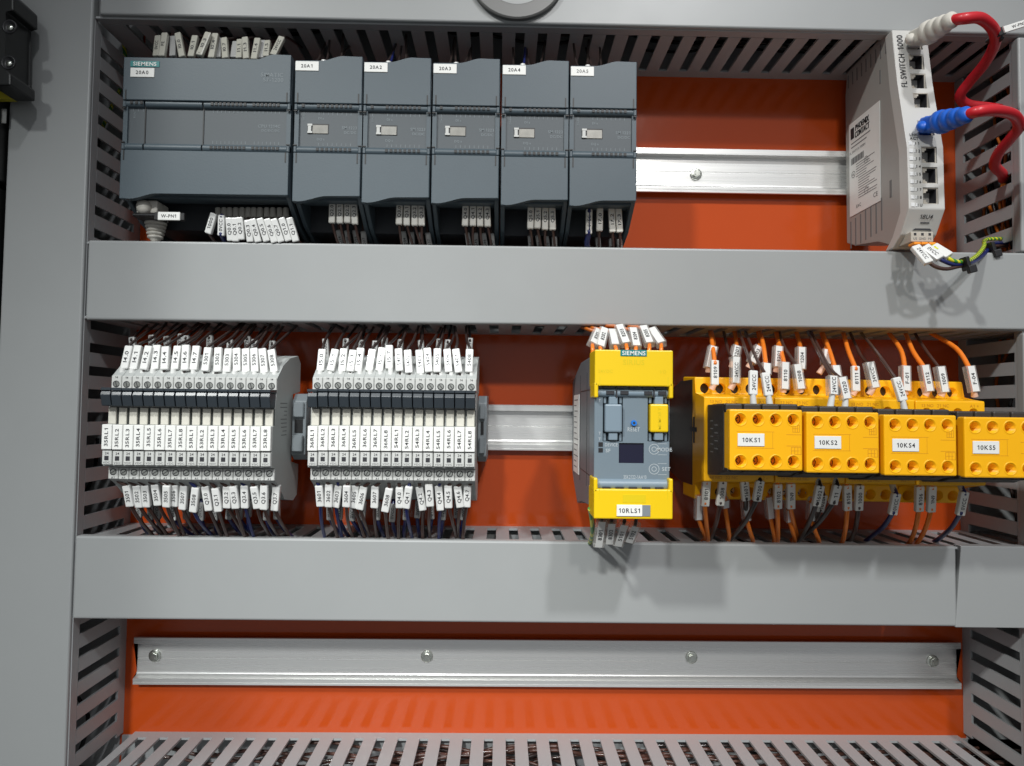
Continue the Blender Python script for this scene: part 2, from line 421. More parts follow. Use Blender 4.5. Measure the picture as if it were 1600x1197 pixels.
bd = M(); bd.box(XR + 2, XR + 50.5, .05, 1.6, -340, 372, 'duct_wall'); bd.build('base', t)
bd = M()
for z0, z1 in ((113.5, 265.5), (-88, 57), (-340, -143.5)):
    bd.box(XR - 1.2, XR + 54, H - 7, H + .3, z0, z1, 'duct', 1.3, 3)
bd.build('cover', t)
# wires lying inside the ducts (tangles)
def tangle(name, n, box, along, mats, label, r=1.0, seed=1, wav=5.):
    rnd = random.Random(seed); bd = M(); x0, x1, d0, d1, z0, z1 = box
    for i in range(n):
        m = rnd.choice(mats); pts = []
        if along == 'x':
            a = rnd.uniform(x0, x1 - 60); e = min(x1, a + rnd.uniform(120, 420)); k = max(4, int((e - a) / 28)); zz = rnd.uniform(z0, z1); dd = rnd.uniform(d0, d1)
            for j in range(k + 1):
                zz = min(z1, max(z0, zz + rnd.uniform(-wav, wav))); dd = min(d1, max(d0, dd + rnd.uniform(-wav, wav)))
                pts.append((a + (e - a) * j / k, dd, zz))
        else:
            a = rnd.uniform(z0, z1 - 60); e = min(z1, a + rnd.uniform(120, 420)); k = max(4, int((e - a) / 28)); xx = rnd.uniform(x0, x1); dd = rnd.uniform(d0, d1)
            for j in range(k + 1):
                xx = min(x1, max(x0, xx + rnd.uniform(-wav, wav))); dd = min(d1, max(d0, dd + rnd.uniform(-wav, wav)))
                pts.append((xx, dd, a + (e - a) * j / k))
        bd.tube(pts, r * rnd.uniform(.8, 1.2), m, 6, 4)
    c = ((x0 + x1) / 2, (d0 + d1) / 2, (z0 + z1) / 2)
    single(name, bd, c, label, 'wires', kind='stuff')
tangle('wire_bundle', 95, (XL - 45, XR + 40, 5, 52, -297, -253), 'x', ['w_copper', 'w_copper', 'w_copper', 'w_brown', 'w_copper', 'w_black'], 'brown wires packed in the open bottom duct', 1.25, 3, 9)
tangle('wire_bundle', 22, (XL, XR, 4, 40, 284, 314), 'x', ['black_soft', 'black_soft', 'w_dark', 'black_soft'], 'mostly dark wires inside the top duct', 1.2, 5, 7)
tangle('wire_bundle', 26, (XL, XR, 4, 40, 66, 104), 'x', ['w_black', 'w_brown', 'w_black', 'w_blue'], 'dark wires inside the covered middle duct', 1.2, 6, 7)
tangle('wire_bundle', 26, (XL, XR, 4, 46, -136, -97), 'x', ['w_black', 'w_brown', 'w_blue', 'w_blue', 'w_green'], 'blue and dark wires inside the lower covered duct', 1.2, 8, 7)
tangle('wire_bundle', 9, (XL - 46, XL - 8, 8, 50, -300, 340), 'z', ['gy_wire', 'w_blue', 'w_blue', 'black_soft', 'black_soft', 'black_soft'], 'blue and green yellow wires inside the left duct', 1.4, 9, 12)
tangle('wire_bundle', 22, (XR + 16, XR + 46, 5, 46, -300, 340), 'z', ['black_soft', 'w_dark', 'black_soft', 'w_orange', 'w_dark', 'black_soft'], 'brown and orange wires inside the right duct', 1.2, 12, 9)
# ================================================================== DIN RAILS
def rail_mesh(x0, x1, zc, d0=0.):
    b = M(); h = 17.6
    # front contour then back contour (d, z)
    o = [(d0 + 6.4, h), (d0 + 7.5, h - .3), (d0 + 7.5, 12.9), (d0 + 1.9, 12.1), (d0 + 1.9, 1.1), (d0 + 1.5, .8), (d0 + 1.5, .2), (d0 + 1.9, -.1)] + [(d0 + 1.9 + 3.2 * (1 - cos(q * pi / 22)), -9.2 - 3.2 * sin(q * pi / 22)) for q in range(11)] + [(d0 + 7.0, -12.9), (d0 + 7.5, -13.2), (d0 + 7.5, -15.2), (d0 + 7.15, -15.3), (d0 + 7.15, -15.7), (d0 + 7.5, -15.8), (d0 + 7.5, -h + .3), (d0 + 6.4, -h)]
    i = [(d0 + 6.3, -14.0), (d0 + .4, -13.2), (d0 + .4, 13.2), (d0 + 6.3, 14.0)]
    P = [(a, zc + z) for a, z in o + i]
    n = len(P)
    vs = [(x0, a, z) for a, z in P] + [(x1, a, z) for a, z in P]
    fs = [(k, (k + 1) % n, n + (k + 1) % n, n + k) for k in range(n)]
    b.add(vs, fs[:8] + fs[18:], 'alu'); b.add(vs, fs[8:18], 'alu', True)
    # end caps as quads between outline halves
    bmx = bmesh.new(); 
    for x in (x0, x1):
        vv = [bmx.verts.new((x, a, z)) for a, z in P]; f = bmx.faces.new(vv)
        bmesh.ops.triangulate(bmx, faces=[f])
    b.bm(bmx, 'alu'); return b
def bolt(parent, x, z, d=2., r=3.3):
    b = M(); rot = random.uniform(0, 1)
    b.lathe((x, d, z), [(4.6, 0), (4.6, .9), (4.2, 1.1), (0, 1.1)], 'zinc', 'd', 24)
    poly = [(x + r * cos(rot + k * pi / 3), z + r * sin(rot + k * pi / 3)) for k in range(6)]
    b.prism(poly, 'd', d + 1.1, d + 3.4, 'zinc', .35, 2)
    b.cone((x, d + 3.3, z), (x, d + 3.75, z), 2.0, 1.7, 'zinc', 16)
    b.build('bolt', parent)
for x0, x1, zc, lab, bolts in (
    (-258, 300, 188.8, 'aluminium rail behind the dark grey controller modules', [(151.3, 187.4)]),
    (-258, 340, -14.0, 'aluminium rail behind the relays and the yellow contactors', []),
    (-274.6, 354.2, -192.4, 'empty aluminium rail with four bolts above the bottom duct', [(-261.2, -190.1), (-54.9, -189.4), (148.2, -189.0), (335.3, -190.4)])):
    t = thing('mounting_rail', ((x0 + x1) / 2, 0, zc), lab, 'rail', 'aluminium mounting rails')
    rail_mesh(x0, x1, zc).build('rail_profile', t)
    for bx, bz in bolts: bolt(t, bx, bz)
# ================================================================== CONTROLLER (dark grey modules)
def wavy(x0, x1, z, step, side, frm):
    """flap outline helper: edge from x0 to x1 with an S shaped step"""
    pts = []
    xa = x0 + (x1 - x0) * frm[0]; xb = x0 + (x1 - x0) * frm[1]
    pts.append((x0, z)); n = 7
    for k in range(n + 1):
        t = k / n; s_ = t * t * (3 - 2 * t); pts.append((xa + (xb - xa) * t, z + step * s_))
    pts.append((x1, z + step)); return pts
ZT, ZB = 230.6, 137.8
def plc_flaps(t, x0, x1, top_step, top_frm, bot_step, bot_frm):
    g = .45
    up = wavy(x0 + g, x1 - g, ZT, top_step, 1, top_frm)
    b = M(); b.prism([(x0 + g, 201.8)] + up + [(x1 - g, 201.8)], 'd', 70, 84, 'plc', .5, 2)
    for xx in (x0 + 2.6, x1 - 2.6): b.box(xx - .42, xx + .42, 83.6, 84.25, 202, 208.5, 'black')
    u = b.build('upper_flap', t)
    lo = wavy(x0 + g, x1 - g, ZB - 2.2, bot_step, 1, bot_frm)
    b = M(); b.prism([(x0 + g, 168.3), (x1 - g, 168.3)] + lo[::-1], 'd', 79, 84, 'plc', .5, 2)
    for xx in (x0 + 2.6, x1 - 2.6): b.box(xx - .42, xx + .42, 83.6, 84.25, 161.5, 168, 'black')
    l = b.build('lower_flap', t); return u, l
def plc_body(t, x0, x1, splits=()):
    b = M()
    b.prism([(10, 142), (68, 142), (78, 169), (78, 202), (70, 226), (10, 226)], 'x', x0 + 3.2, x1 - 3.2, 'plc_dark')
    for a, c in ((x0 + .3, x0 + 3.2), (x1 - 3.2, x1 - .3)):      # side cheeks running down behind the flap
        b.prism([(8, 121), (31, 119), (56, 125.5), (80, 139.5), (82, 168), (82, 203), (80, 229), (8, 229)], 'x', a, c, 'plc', .4, 1)
    b.box(x0 + 3.2, x1 - 3.2, 12, 50, 124, 142, 'plc_dark')
    # little shelf lip under the flap
    b.prism([(62, 139.5), (78.5, 138), (78.5, 143), (62, 144)], 'x', x0 + 3.2, x1 - 3.2, 'plc')
    b.build('housing', t)
    b = M(); b.box(x0 + .6, x1 - .6, 78, 80.6, 172.5, 199.5, 'plc_panel', .3)
    xs = [x0] + list(splits) + [x1]
    for a, c in zip(xs[:-1], xs[1:]):
        for zz in (200.2, 170.9):
            b.cone((a + .7, 80.2, zz), (c - .5, 80.2, zz), 2.9, 2.9, 'plc', 20)
    for s_ in splits: b.box(s_ - .35, s_ + .35, 80, 81.1, 168.6, 202, 'black')
    # hook shaped hinge ends
    for s_ in (x0 + .3, x1 - 2.5):
        b.box(s_, s_ + 2.2, 79, 83.6, 197.2, 201.6, 'plc', .5); b.box(s_, s_ + 2.2, 79, 83.6, 168.6, 173, 'plc', .5)
        b.box(s_, s_ + 2.2, 82.8, 83.9, 196.4, 197.0, 'black'); b.box(s_, s_ + 2.2, 82.8, 83.9, 173.2, 173.8, 'black')
    return b
def led_row(b, x0, n, pitch, z):
    for k in range(n):
        b.box(x0 + k * pitch, x0 + k * pitch + 1.75, 82.4, 83.45, z - 1.0, z + 1.0, 'black')
def tick_row(b, x0, n, pitch, z):
    for k in range(n): b.box(x0 + k * pitch + .7, x0 + k * pitch + 1.0, 80.5, 80.72, z - 1.0, z + 1.0, 'plc_print')
def name_tag(parent, x0, x1, z0, z1, d, txt, h=2.3, ink='ink'):
    b = M(); b.box(x0, x1, d, d + .45, z0, z1, 'white_label', .2)
    b.text(txt, ((x0 + x1) / 2, d + .45, (z0 + z1) / 2), h, ink, sp=1.08); return b.build('name_tag', parent)
# CPU
x0, x1 = -253.9, -142.6
t = thing('controller', ((x0 + x1) / 2, 7.5, 180), 'wide dark grey controller with teal nameplate, tag 20A0, leftmost of its row', 'controller')
s1, s2 = UX(227, 190, 81), UX(318, 190, 81)
b = plc_body(t, x0, x1, (s1, s2))
led_row(b, x0 + 5.2, 3, 3.3, 200.4); led_row(b, s2 + 5.5, 9, 2.7, 200.4); led_row(b, s2 + 33, 7, 2.7, 200.4)
led_row(b, s2 + 5.5, 9, 2.7, 171.1); led_row(b, s2 + 33, 7, 2.7, 171.1)
tick_row(b, x0 + 5.2, 3, 3.3, 196.4); b.text('RUN', (x0 + 7, 80.6, 193), 1.3, 'plc_print', (0, 0, 1), (-1, 0, 0))
tick_row(b, s2 + 5.5, 9, 2.7, 196.4); tick_row(b, s2 + 33, 7, 2.7, 196.4); tick_row(b, s2 + 5.5, 9, 2.7, 175.4); tick_row(b, s2 + 33, 7, 2.7, 175.4)
b.text('CPU 1214C', (s2 + 43.5, 80.6, 187), 2.0, 'plc_print'); b.text('DC/DC/DC', (s2 + 44.5, 80.6, 184), 1.6, 'plc_print')
b.build('centre_panel', t)
u, l = plc_flaps(t, x0, x1, 3.6, (.79, .90), 3.8, (.06, .22))
b = M(); a = U(204, 95, 84.2); c = U(249, 105, 84.2)
b.box(a[0], c[0], 83.9, 84.35, c[1], a[1], 'teal', .1); b.text('SIEMENS', ((a[0] + c[0]) / 2, 84.35, (a[1] + c[1]) / 2), 2.5, 'white_label', w=15.4)
b.build('nameplate', t)
a = U(204, 105, 84.3); c = U(241, 121, 84.3); name_tag(t, a[0], c[0], c[1], a[1] - .3, 84.05, '20A0')
b = M(); b.text('SIMATIC', (*U(425, 117, 84.1)[:1], 84, UZ(425, 117, 84.1)), 2.6, 'plc_print'); b.text('S7-1200', (UX(427, 125, 84.1), 84, UZ(427, 125, 84.1)), 2.6, 'plc_print')
b.build('lettering', t)
# signal modules
tags = ['20A1', '20A2', '20A3', '20A4', '20A5']
SMX = [-140.9, -95.2, -49.2, -3.0, 42.6, 88.4]
proto = None
for i in range(5):
    x0, x1 = SMX[i] + .2, SMX[i + 1] - .2; w = x1 - x0
    lab = 'dark grey input output module tagged %s, %s' % (tags[i], ['next to the wide controller', 'second narrow module of the row', 'middle one of five narrow modules', 'fourth narrow module of the row', 'rightmost of the row beside the open rail'][i])
    if i == 0:
        proto = thing('io_module', (x0 + w / 2, 7.5, 180), lab, 'controller module', 'narrow modules beside the controller')
        t = proto; x1 = x0 + 45.5
        b = plc_body(t, x0, x1)
        led_row(b, x0 + 5.3, 1, 3, 200.4); led_row(b, x0 + 15.3, 8, 3.05, 200.4); led_row(b, x0 + 15.3, 8, 3.05, 171.1)
        tick_row(b, x0 + 5.3, 1, 3, 196.2); tick_row(b, x0 + 15.3, 8, 3.05, 196.2); tick_row(b, x0 + 15.3, 8, 3.05, 175.2)
        b.text('DIAG', (x0 + 6.2, 80.6, 193.2), 1.0, 'plc_print', (0, 0, 1), (-1, 0, 0))
        b.text('DI a', (x0 + 17.5, 80.6, 193.0), 1.5, 'plc_print'); b.text('DQ a', (x0 + 17.5, 80.6, 178.8), 1.5, 'plc_print')
        b.text('SM 1223', (x0 + 36.5, 80.6, 186.8), 1.9, 'plc_print'); b.text('DC/DC', (x0 + 37, 80.6, 183.6), 1.7, 'plc_print')
        # recessed light window with a metal hook
        px0, px1, pz0, pz1 = x0 + 8.6, x0 + 22.8, 182.4, 189.2
        b.box(px0, px1, 80.5, 80.8, pz0, pz1, 'black'); b.box(px0 + 3.6, px1 - .5, 80.7, 81.1, pz0 + .2, pz1 - 1.0, 'window_film')
        b.box(px0 + .5, px0 + 2.6, 80.7, 81.4, pz0 + .4, pz1 - .5, 'relay'); b.box(px0 + .2, px0 + 3.4, 81.0, 81.5, pz1 - 1.6, pz1 - .3, 'relay'); b.box(px0 + .2, px0 + 3.4, 81.0, 81.5, pz0 + .3, pz0 + 1.5, 'relay')
        b.build('centre_panel', t)
        plc_flaps(t, x0, x1, 3.4, (.38, .72), 3.9, (.08, .52))
        root = t
    else:
        root = tree_copy(proto, SMX[i] - SMX[0], [0, -.1, .2, -.2, 0][i] * 1.0, lab, skip=('name_tag',))
    ddx = SMX[i]
    name_tag(root, ddx + .9, ddx + 16.4, 223.4, 229.9, 84.0, tags[i], 2.2, 'ink' if i < 4 else 'ink_grey')
# ================================================================== SLIM RELAYS
def zr(y, d): return UZ(300, y, d)
RP = 6.53
def relay_parts(t, xc):
    x0, x1 = xc - RP / 2 + .06, xc + RP / 2 - .06
    b = M()
    prof = [(46, -50), (48, -61), (56, -64), (74, -61), (88, -50), (94.5, zr(749, 95)), (94.5, zr(730, 95)), (101, zr(729, 102)), (101, zr(664, 103)), (97, zr(663, 99)), (97, zr(634, 99)),
            (94.5, zr(611, 95)), (94.5, zr(588, 95)), (84, 27), (70, 33), (52, 36), (46, 31), (46, 11), (62, 9), (62, -37), (46, -40)]
    b.prism(prof, 'x', x0, x1, 'relay_side', .0)
    b.build('housing', t)
    for nm, ya, yb, tx in (('upper_terminal', 588, 611, '14'), ('lower_terminal', 730.5, 749, 'A1')):
        za, zb2 = zr(ya, 95), zr(yb, 95)
        b = M(); b.box(x0 + .1, x1 - .1, 93, 95.6, zb2, za, 'relay', .35)
        zc = (za + zb2) / 2 + (-.6 if tx == '14' else .8)
        b.cone((xc, 95.5, zc), (xc, 95.75, zc), 2.15, 2.15, 'ink', 18); b.cone((xc + .12, 95.7, zc), (xc + .12, 96.0, zc), 1.75, 1.6, 'zinc', 16)
        a = random.uniform(0, pi)
        b.obox((xc + .12, 96.02, zc), (cos(a), 0, sin(a)), (0, 1, 0), (-sin(a), 0, cos(a)), 1.5, .08, .22, 'ink')
        b.text(tx, (xc, 95.6, za - 1.0 if tx == '14' else zb2 + 1.0), 1.25, 'ink')
        b.build(nm, t)
    b = M()    # ejector lever
    b.prism([(96, zr(613, 100)), (106.5, zr(612, 106)), (107.5, zr(618, 107)), (105.5, zr(635, 106)), (96, zr(636, 98))], 'x', x0 + .25, x1 - .25, 'relay_lever', .35, 2)
    b.prism([(95, zr(606.5, 96)), (107, zr(606.5, 107)), (107, zr(611, 107)), (95, zr(611, 96))], 'x', x0, x1, 'relay_lever', .3, 1)
    b.build('ejector_lever', t)
    b = M(); b.box(x0 + .9, x1 - .7, 97.05, 99.2, zr(663.5, 99), zr(637, 99), 'relay_cream', .3); b.box(x1 - .65, x1 - .1, 97.05, 98.2, zr(663.5, 99), zr(637, 99), 'relay_smoke')
    b.build('relay_insert', t)
    b = M(); b.box(x0 + .25, x1 - .25, 100.5, 103.2, zr(727, 103), zr(704.5, 103), 'relay', .35)
    zc = zr(716.5, 103); b.box(xc - 1.35, xc + 1.2, 103.1, 103.4, zc - 1.35, zc + 1.35, 'ink', 0)
    b.text('24', (xc, 103.2, zr(709, 103)), 1.5, 'ink'); b.text('VDC', (xc, 103.2, zr(723.5, 103)), 1.15, 'ink_grey', w=4.3)
    b.box(x0 + .4, x1 - .4, 103.0, 103.35, zr(704.6, 103), zr(703.9, 103), 'ink')
    b.build('indicator_window', t)
def relay_row(names, xs, side, dz):
    proto = None; out = []
    for i, nm in enumerate(names):
        xc = xs + RP * (i + .5)
        where = 'in the %s relay block' % side
        if i == 0: where = 'at the left end of the %s relay block' % side
        if i == 15: where = 'at the right end of the %s relay block' % side
        lab = 'slim off white relay with nameplate %s %s' % (nm, where)
        if proto is None:
            proto = thing('relay_module', (xc, 7.5, 0), lab, 'relay', 'slim relays of the %s block' % side); relay_parts(proto, xc); t = proto
        else: t = tree_copy(proto, RP * i, 0, lab, skip=('nameplate',))
        b = M(); x0, x1 = xc - RP / 2 + .2, xc + RP / 2 - .2
        dj = random.uniform(-.15, .15)
        b.box(x0, x1, 100.8, 104.2, zr(703, 103) + dj, zr(664.2, 103) + dj, 'white_label', .3)
        b.text(nm, (xc - .2, 104.2, zr(684, 103) + random.uniform(-.4, .4)), 2.1, 'ink', (0, 0, 1), (-1, 0, 0), w=11.6)
        b.V = [(v[0], v[1], v[2]) for v in b.V]
        b.build('nameplate', t)
        # lift or lower the whole relay row a hair
        t.location.z += dz * MM; out.append(t)
    return out
na = ['35RL%d' % k for k in range(1, 9)] + ['53RL%d' % k for k in range(1, 9)]
nb = ['36RL%d' % k for k in range(1, 9)] + ['54RL%d' % k for k in range(1, 9)]
XA = UX(159.5, 690, 103); XB = UX(480.5, 690, 103)
RA = relay_row(na, XA, 'left', -.2); relay_row(nb, XB, 'right', .3)
# grey end clamps
def end_clamp(x, lab, w=9.5):
    t = thing('end_clamp', (x, 7.5, -14), lab, 'end clamp', 'grey rail end clamps')
    b = M(); b.prism([(6, -37), (62, -36), (68, -32), (68, 4), (62, 9), (6, 10)], 'x', x, x + w, 'clip', .6, 2); b.build('body', t)
    b = M(); b.box(x + 1.2, x + w - 1.2, 67, 72, -30, -19, 'clip', .6); b.box(x + 1.2, x + w - 1.2, 67, 71, -7, 3, 'clip', .6); b.build('jaw', t)
    b = M(); b.box(x + 2, x + w - 2, 68.0, 68.4, -17.5, -8.5, 'black'); b.build('screw_slot', t)
end_clamp(-141.6, 'grey rail clamp at the right side of the left relay block')
end_clamp(XB + RP * 16 + .2, 'grey rail clamp between the right relay block and the bare rail', 6.0)
# printing on the open side of the left block's last relay
for X_, par in ((XA + RP * 16 - .06, RA[-1]),):
    b = M(); rr = random.Random(2)
    for k in range(9): b.box(X_, X_ + .1, 74, 74 + rr.uniform(5, 14), 2 - k * 2.6, 2.5 - k * 2.6, 'ink_grey')
    b.build('side_print', par, (par.location.x / MM, -par.location.y / MM, par.location.z / MM))
# ================================================================== SAFETY RELAY (yellow and blue grey)
x0, x1 = 54.0, 99.0; D0 = 131.
t = thing('safety_relay', (76.5, 7.5, -13), 'blue grey and yellow safety relay with tag 10RLS1 beside the bare middle rail', 'safety relay')
zt, zb2 = UZ(990, 547, 136), UZ(990, 811, 136)
A = M(); A.prism([(8, 22), (60, 33), (112, zt - 2), (112, zb2 + 4), (70, zb2 + 2), (45, -66), (20, -52), (8, -45)][::1], 'x', x0 + .4, x1 - .4, 'sir_side', .8, 2)
# vertical joint lines on the side
for dd in (22, 60, 96): A.box(x0 + .25, x0 + .45, dd, dd + .5, -48, 24, 'black')
for zz in (12.5, -40): A.box(x0 + .22, x0 + .45, 60, 112, zz, zz + .4, 'black')
A.build('housing', t)
b = M(); b.box(x0 - .02, x0 + .38, 22, 55, -45, 11, 'white_label')
for k in range(13): b.box(x0 - .14, x0 - .03, 26, 26 + random.uniform(12, 26), 7 - k * 4, 7.7 - k * 4, 'ink_grey')
b.build('rating_label', t)
zf1, zf0 = UZ(990, 606, 133), UZ(990, 751, 133)
A = M(); A.box(x0 + .3, x1 - .3, 111, D0, zf0 - 1, zf1 + 1, 'bluegrey', .6, 2)
C = M(A)
def bxc(px0, py0, px1, py1, d): a = U(px0, py0, d); c = U(px1, py1, d); return a[0], c[0], c[1], a[1]
cx = [bxc(942, 618, 973, 690, D0), bxc(1012, 618, 1045, 690, D0)]
for q in cx: C.box(q[0], q[1], D0 - 6, D0 + 3, q[2], q[3], 'bluegrey')
q = bxc(967, 692, 1006, 724, D0); C.box(q[0], q[1], D0 - 1.6, D0 + 3, q[2], q[3], 'bluegrey'); scr = q
A = carve(A, C)
def S(px, py): return UX(px, py, D0 + .1), UZ(px, py, D0 + .1)
def stext(b, s_, px, py, h, m='print_pale', w=None): x, z = S(px, py); b.text(s_, (x, D0, z), h, m, w=w, proud=.14)
stext(A, 'RESET', 990, 671, 2.3, w=7.4); stext(A, 'DEVICE', 955, 695, 1.9, w=7.6); stext(A, 'SF', 950, 704, 2.0)
stext(A, 'MODE', 1038, 702.5, 2.1); stext(A, 'SET', 1041, 733, 2.1); stext(A, '3SK2122-1AA10', 992, 745.5, 2.1, w=13.5); stext(A, 'FAILSAFE', 992, 609.5, 1.5, w=8.5)
for px, py in ((1022, 702), (1022, 733)):
    x, z = S(px, py)
    for r in (3.1, 1.5):
        n = 28; vs = []
        for k in range(n):
            a = 2 * pi * k / n
            vs += [(x + r * cos(a), D0 + .13, z + r * sin(a)), (x + (r - .36) * cos(a), D0 + .13, z + (r - .36) * sin(a))]
        A.add(vs, [(2 * k, 2 * ((k + 1) % n), 2 * ((k + 1) % n) + 1, 2 * k + 1) for k in range(n)], 'print_pale')
    for dz in (-3.2, 3.2): A.box(x + 2.2, x1 - 2, D0 + .02, D0 + .12, z + dz - .12, z + dz + .12, 'print_pale')
for px, py in ((938.5, 694.5), (938.5, 703.5)):
    x, z = S(px, py); A.box(x - 1.3, x + 1.3, D0 - .1, D0 + .2, z - 1.3, z + 1.3, 'black_gloss')
for px, py in ((937, 626), (937, 677), (937, 686)): x, z = S(px, py); A.text('T', (x, D0, z), 1.6, 'print_pale')
A.build('front_panel', t)
b = M(); b.box(scr[0] + .05, scr[1] - .05, D0 - 1.55, D0 - 1.1, scr[2] + .05, scr[3] - .05, 'screen'); b.build('display', t)
for q, m, lb in ((cx[0], 'bluegrey_light', 'blue grey plug'), (cx[1], 'yellow', 'yellow plug')):
    b = M(); xm = (q[0] + q[1]) / 2; hw = (q[1] - q[0]) / 2 - .9
    b.box(xm - hw, xm + hw, D0 - 5.9, D0 + 3.2, q[2] + 5.4, q[3] - 5.0, m, 1.0, 2)
    if m == 'yellow':
        b.text('MEMORY', (xm, D0 + 3.2, (q[2] + q[3]) / 2), 1.7, 'yellow_emboss', (0, 0, 1), (-1, 0, 0), w=13)
    for zz, s_ in ((q[2], 1), (q[3], -1)):
        b.box(xm - 2.6, xm + 2.6, D0 - 4, D0 + 1.9, min(zz + s_ * .7, zz + s_ * 5.2), max(zz + s_ * .7, zz + s_ * 5.2), 'bluegrey_light', .4)
        for e in (-1, 1):
            b.box(xm + e * 4.6 - .8, xm + e * 4.6 + .8, D0 - 5.9, D0 - .5, min(zz + s_ * .2, zz + s_ * 4.6), max(zz + s_ * .2, zz + s_ * 4.6), 'bluegrey', .2)
    o = b.build('plug', t); o['label'] = lb
x, z = S(990, 661)
b = M(); b.cone((x, D0 - .2, z), (x, D0 + 1.7, z), 1.75, 1.6, 'blue_btn', 20); b.cone((x, D0 + 1.7, z), (x, D0 + 1.75, z), .8, .8, 'ink', 12); b.build('reset_button', t)
# hinge bars
for (pa, pb, nm) in ((607, 621, 'hinge_bar'), (749, 766, 'hinge_bar')):
    zc = (UZ(990, pa, 133) + UZ(990, pb, 133)) / 2; rr = abs(UZ(990, pa, 133) - UZ(990, pb, 133)) / 2
    b = M(); b.cone((x0 + 2.2, D0 - .6, zc), (x1 - 2.0, D0 - .6, zc), rr, rr, 'bluegrey_light', 24)
    if pa < 700:
        for kx in (x0 + 9.5, x0 + 17.8, x0 + 31.8, x0 + 40.0):
            b.box(kx - 2.6, kx + 2.2, D0 + .4, D0 + 2.45, zc - 1.1, zc + 1.1, 'ink', .2)
        for kx in (x0 + 12.9, x0 + 34.9): b.box(kx - .4, kx + .4, D0 + .4, D0 + 2.6, zc - 2.7, zc + 2.4, 'ink')
    b.build(nm, t)
def yflap(top):
    b = M(); dF = 136.4
    if top:
        za, zb3 = zt, UZ(990, 603.5, 136)
        zl = UZ(990, 622, 136)
        b.box(x0 - .3, x1 + .3, 113, dF, zb3, za, 'yellow', .7, 2)
        b.box(x0 - .5, x0 + 1.9, 118, dF, zl, zb3 + 2, 'yellow', .8, 2); b.box(x1 - 1.9, x1 + .5, 118, dF, zl, zb3 + 2, 'yellow', .8, 2)
        for k in range(5): b.box(x0 + 5 + k * 7.7, x0 + 9.6 + k * 7.7, 131, 134.5, zb3 - 1.0, zb3 + .6, 'ctr_black')
        for e in (x0 + 2.5, x1 - 2.9): b.box(e, e + .4, dF - .2, dF + .08, zb3, zb3 + 5.5, 'yellow_emboss')
        b.text('SIRIUS', (UX(990, 566, dF), dF, UZ(990, 566, dF)), 3.0, 'yellow_emboss', w=12.5)
        b.text('24VDC', (UX(946, 580, dF), dF, UZ(946, 580, dF)), 1.8, 'yellow_emboss'); b.text('I/O', (UX(1036, 581, dF), dF, UZ(1036, 581, dF)), 1.8, 'yellow_emboss')
    else:
        za, zb3 = UZ(990, 764.5, 136), zb2; zl = UZ(990, 747.5, 136)
        b.box(x0 - .3, x1 + .3, 113, dF, zb3, za, 'yellow', .7, 2)
        b.box(x0 - .5, x0 + 1.9, 118, dF, za - 2, zl, 'yellow', .8, 2); b.box(x1 - 1.9, x1 + .5, 118, dF, za - 2, zl, 'yellow', .8, 2)
        for k in range(5): b.box(x0 + 5 + k * 7.7, x0 + 9.6 + k * 7.7, 131, 134.5, za - .6, za + 1.0, 'ctr_black')
        for e in (x0 + 2.5, x1 - 2.9): b.box(e, e + .4, dF - .2, dF + .08, za - 5.5, za, 'yellow_emboss')
        a = U(973, 773, dF); c = U(1009, 786, dF); b.box(a[0], c[0], dF - .2, dF + .15, c[1], a[1], 'yellow_emboss')
        a = U(962, 788, dF); c = U(1017, 808, dF); b.box(a[0], c[0], dF - .2, dF + .25, c[1], a[1], 'yellow', .15)
        a = U(1000, 789, dF); c = U(1016, 807, dF); b.box(a[0], c[0], dF, dF + .5, c[1], a[1], 'clip', .15)
    b.build('upper_flap' if top else 'lower_flap', t)
yflap(True); yflap(False)
b = M(); dF = 136.4; a = U(969.5, 546.5, dF); c = U(1010.5, 557, dF); b.box(a[0], c[0], dF - .1, dF + .35, c[1], a[1], 'teal', .1)
b.text('SIEMENS', ((a[0] + c[0]) / 2, dF + .35, (a[1] + c[1]) / 2), 2.4, 'white_label', w=13.6); b.build('nameplate', t)
a = U(963.5, 788.5, dF + .3); c = U(1003.5, 807, dF + .3); name_tag(t, a[0], c[0], c[1], a[1], dF + .3, '10RLS1', 2.5)
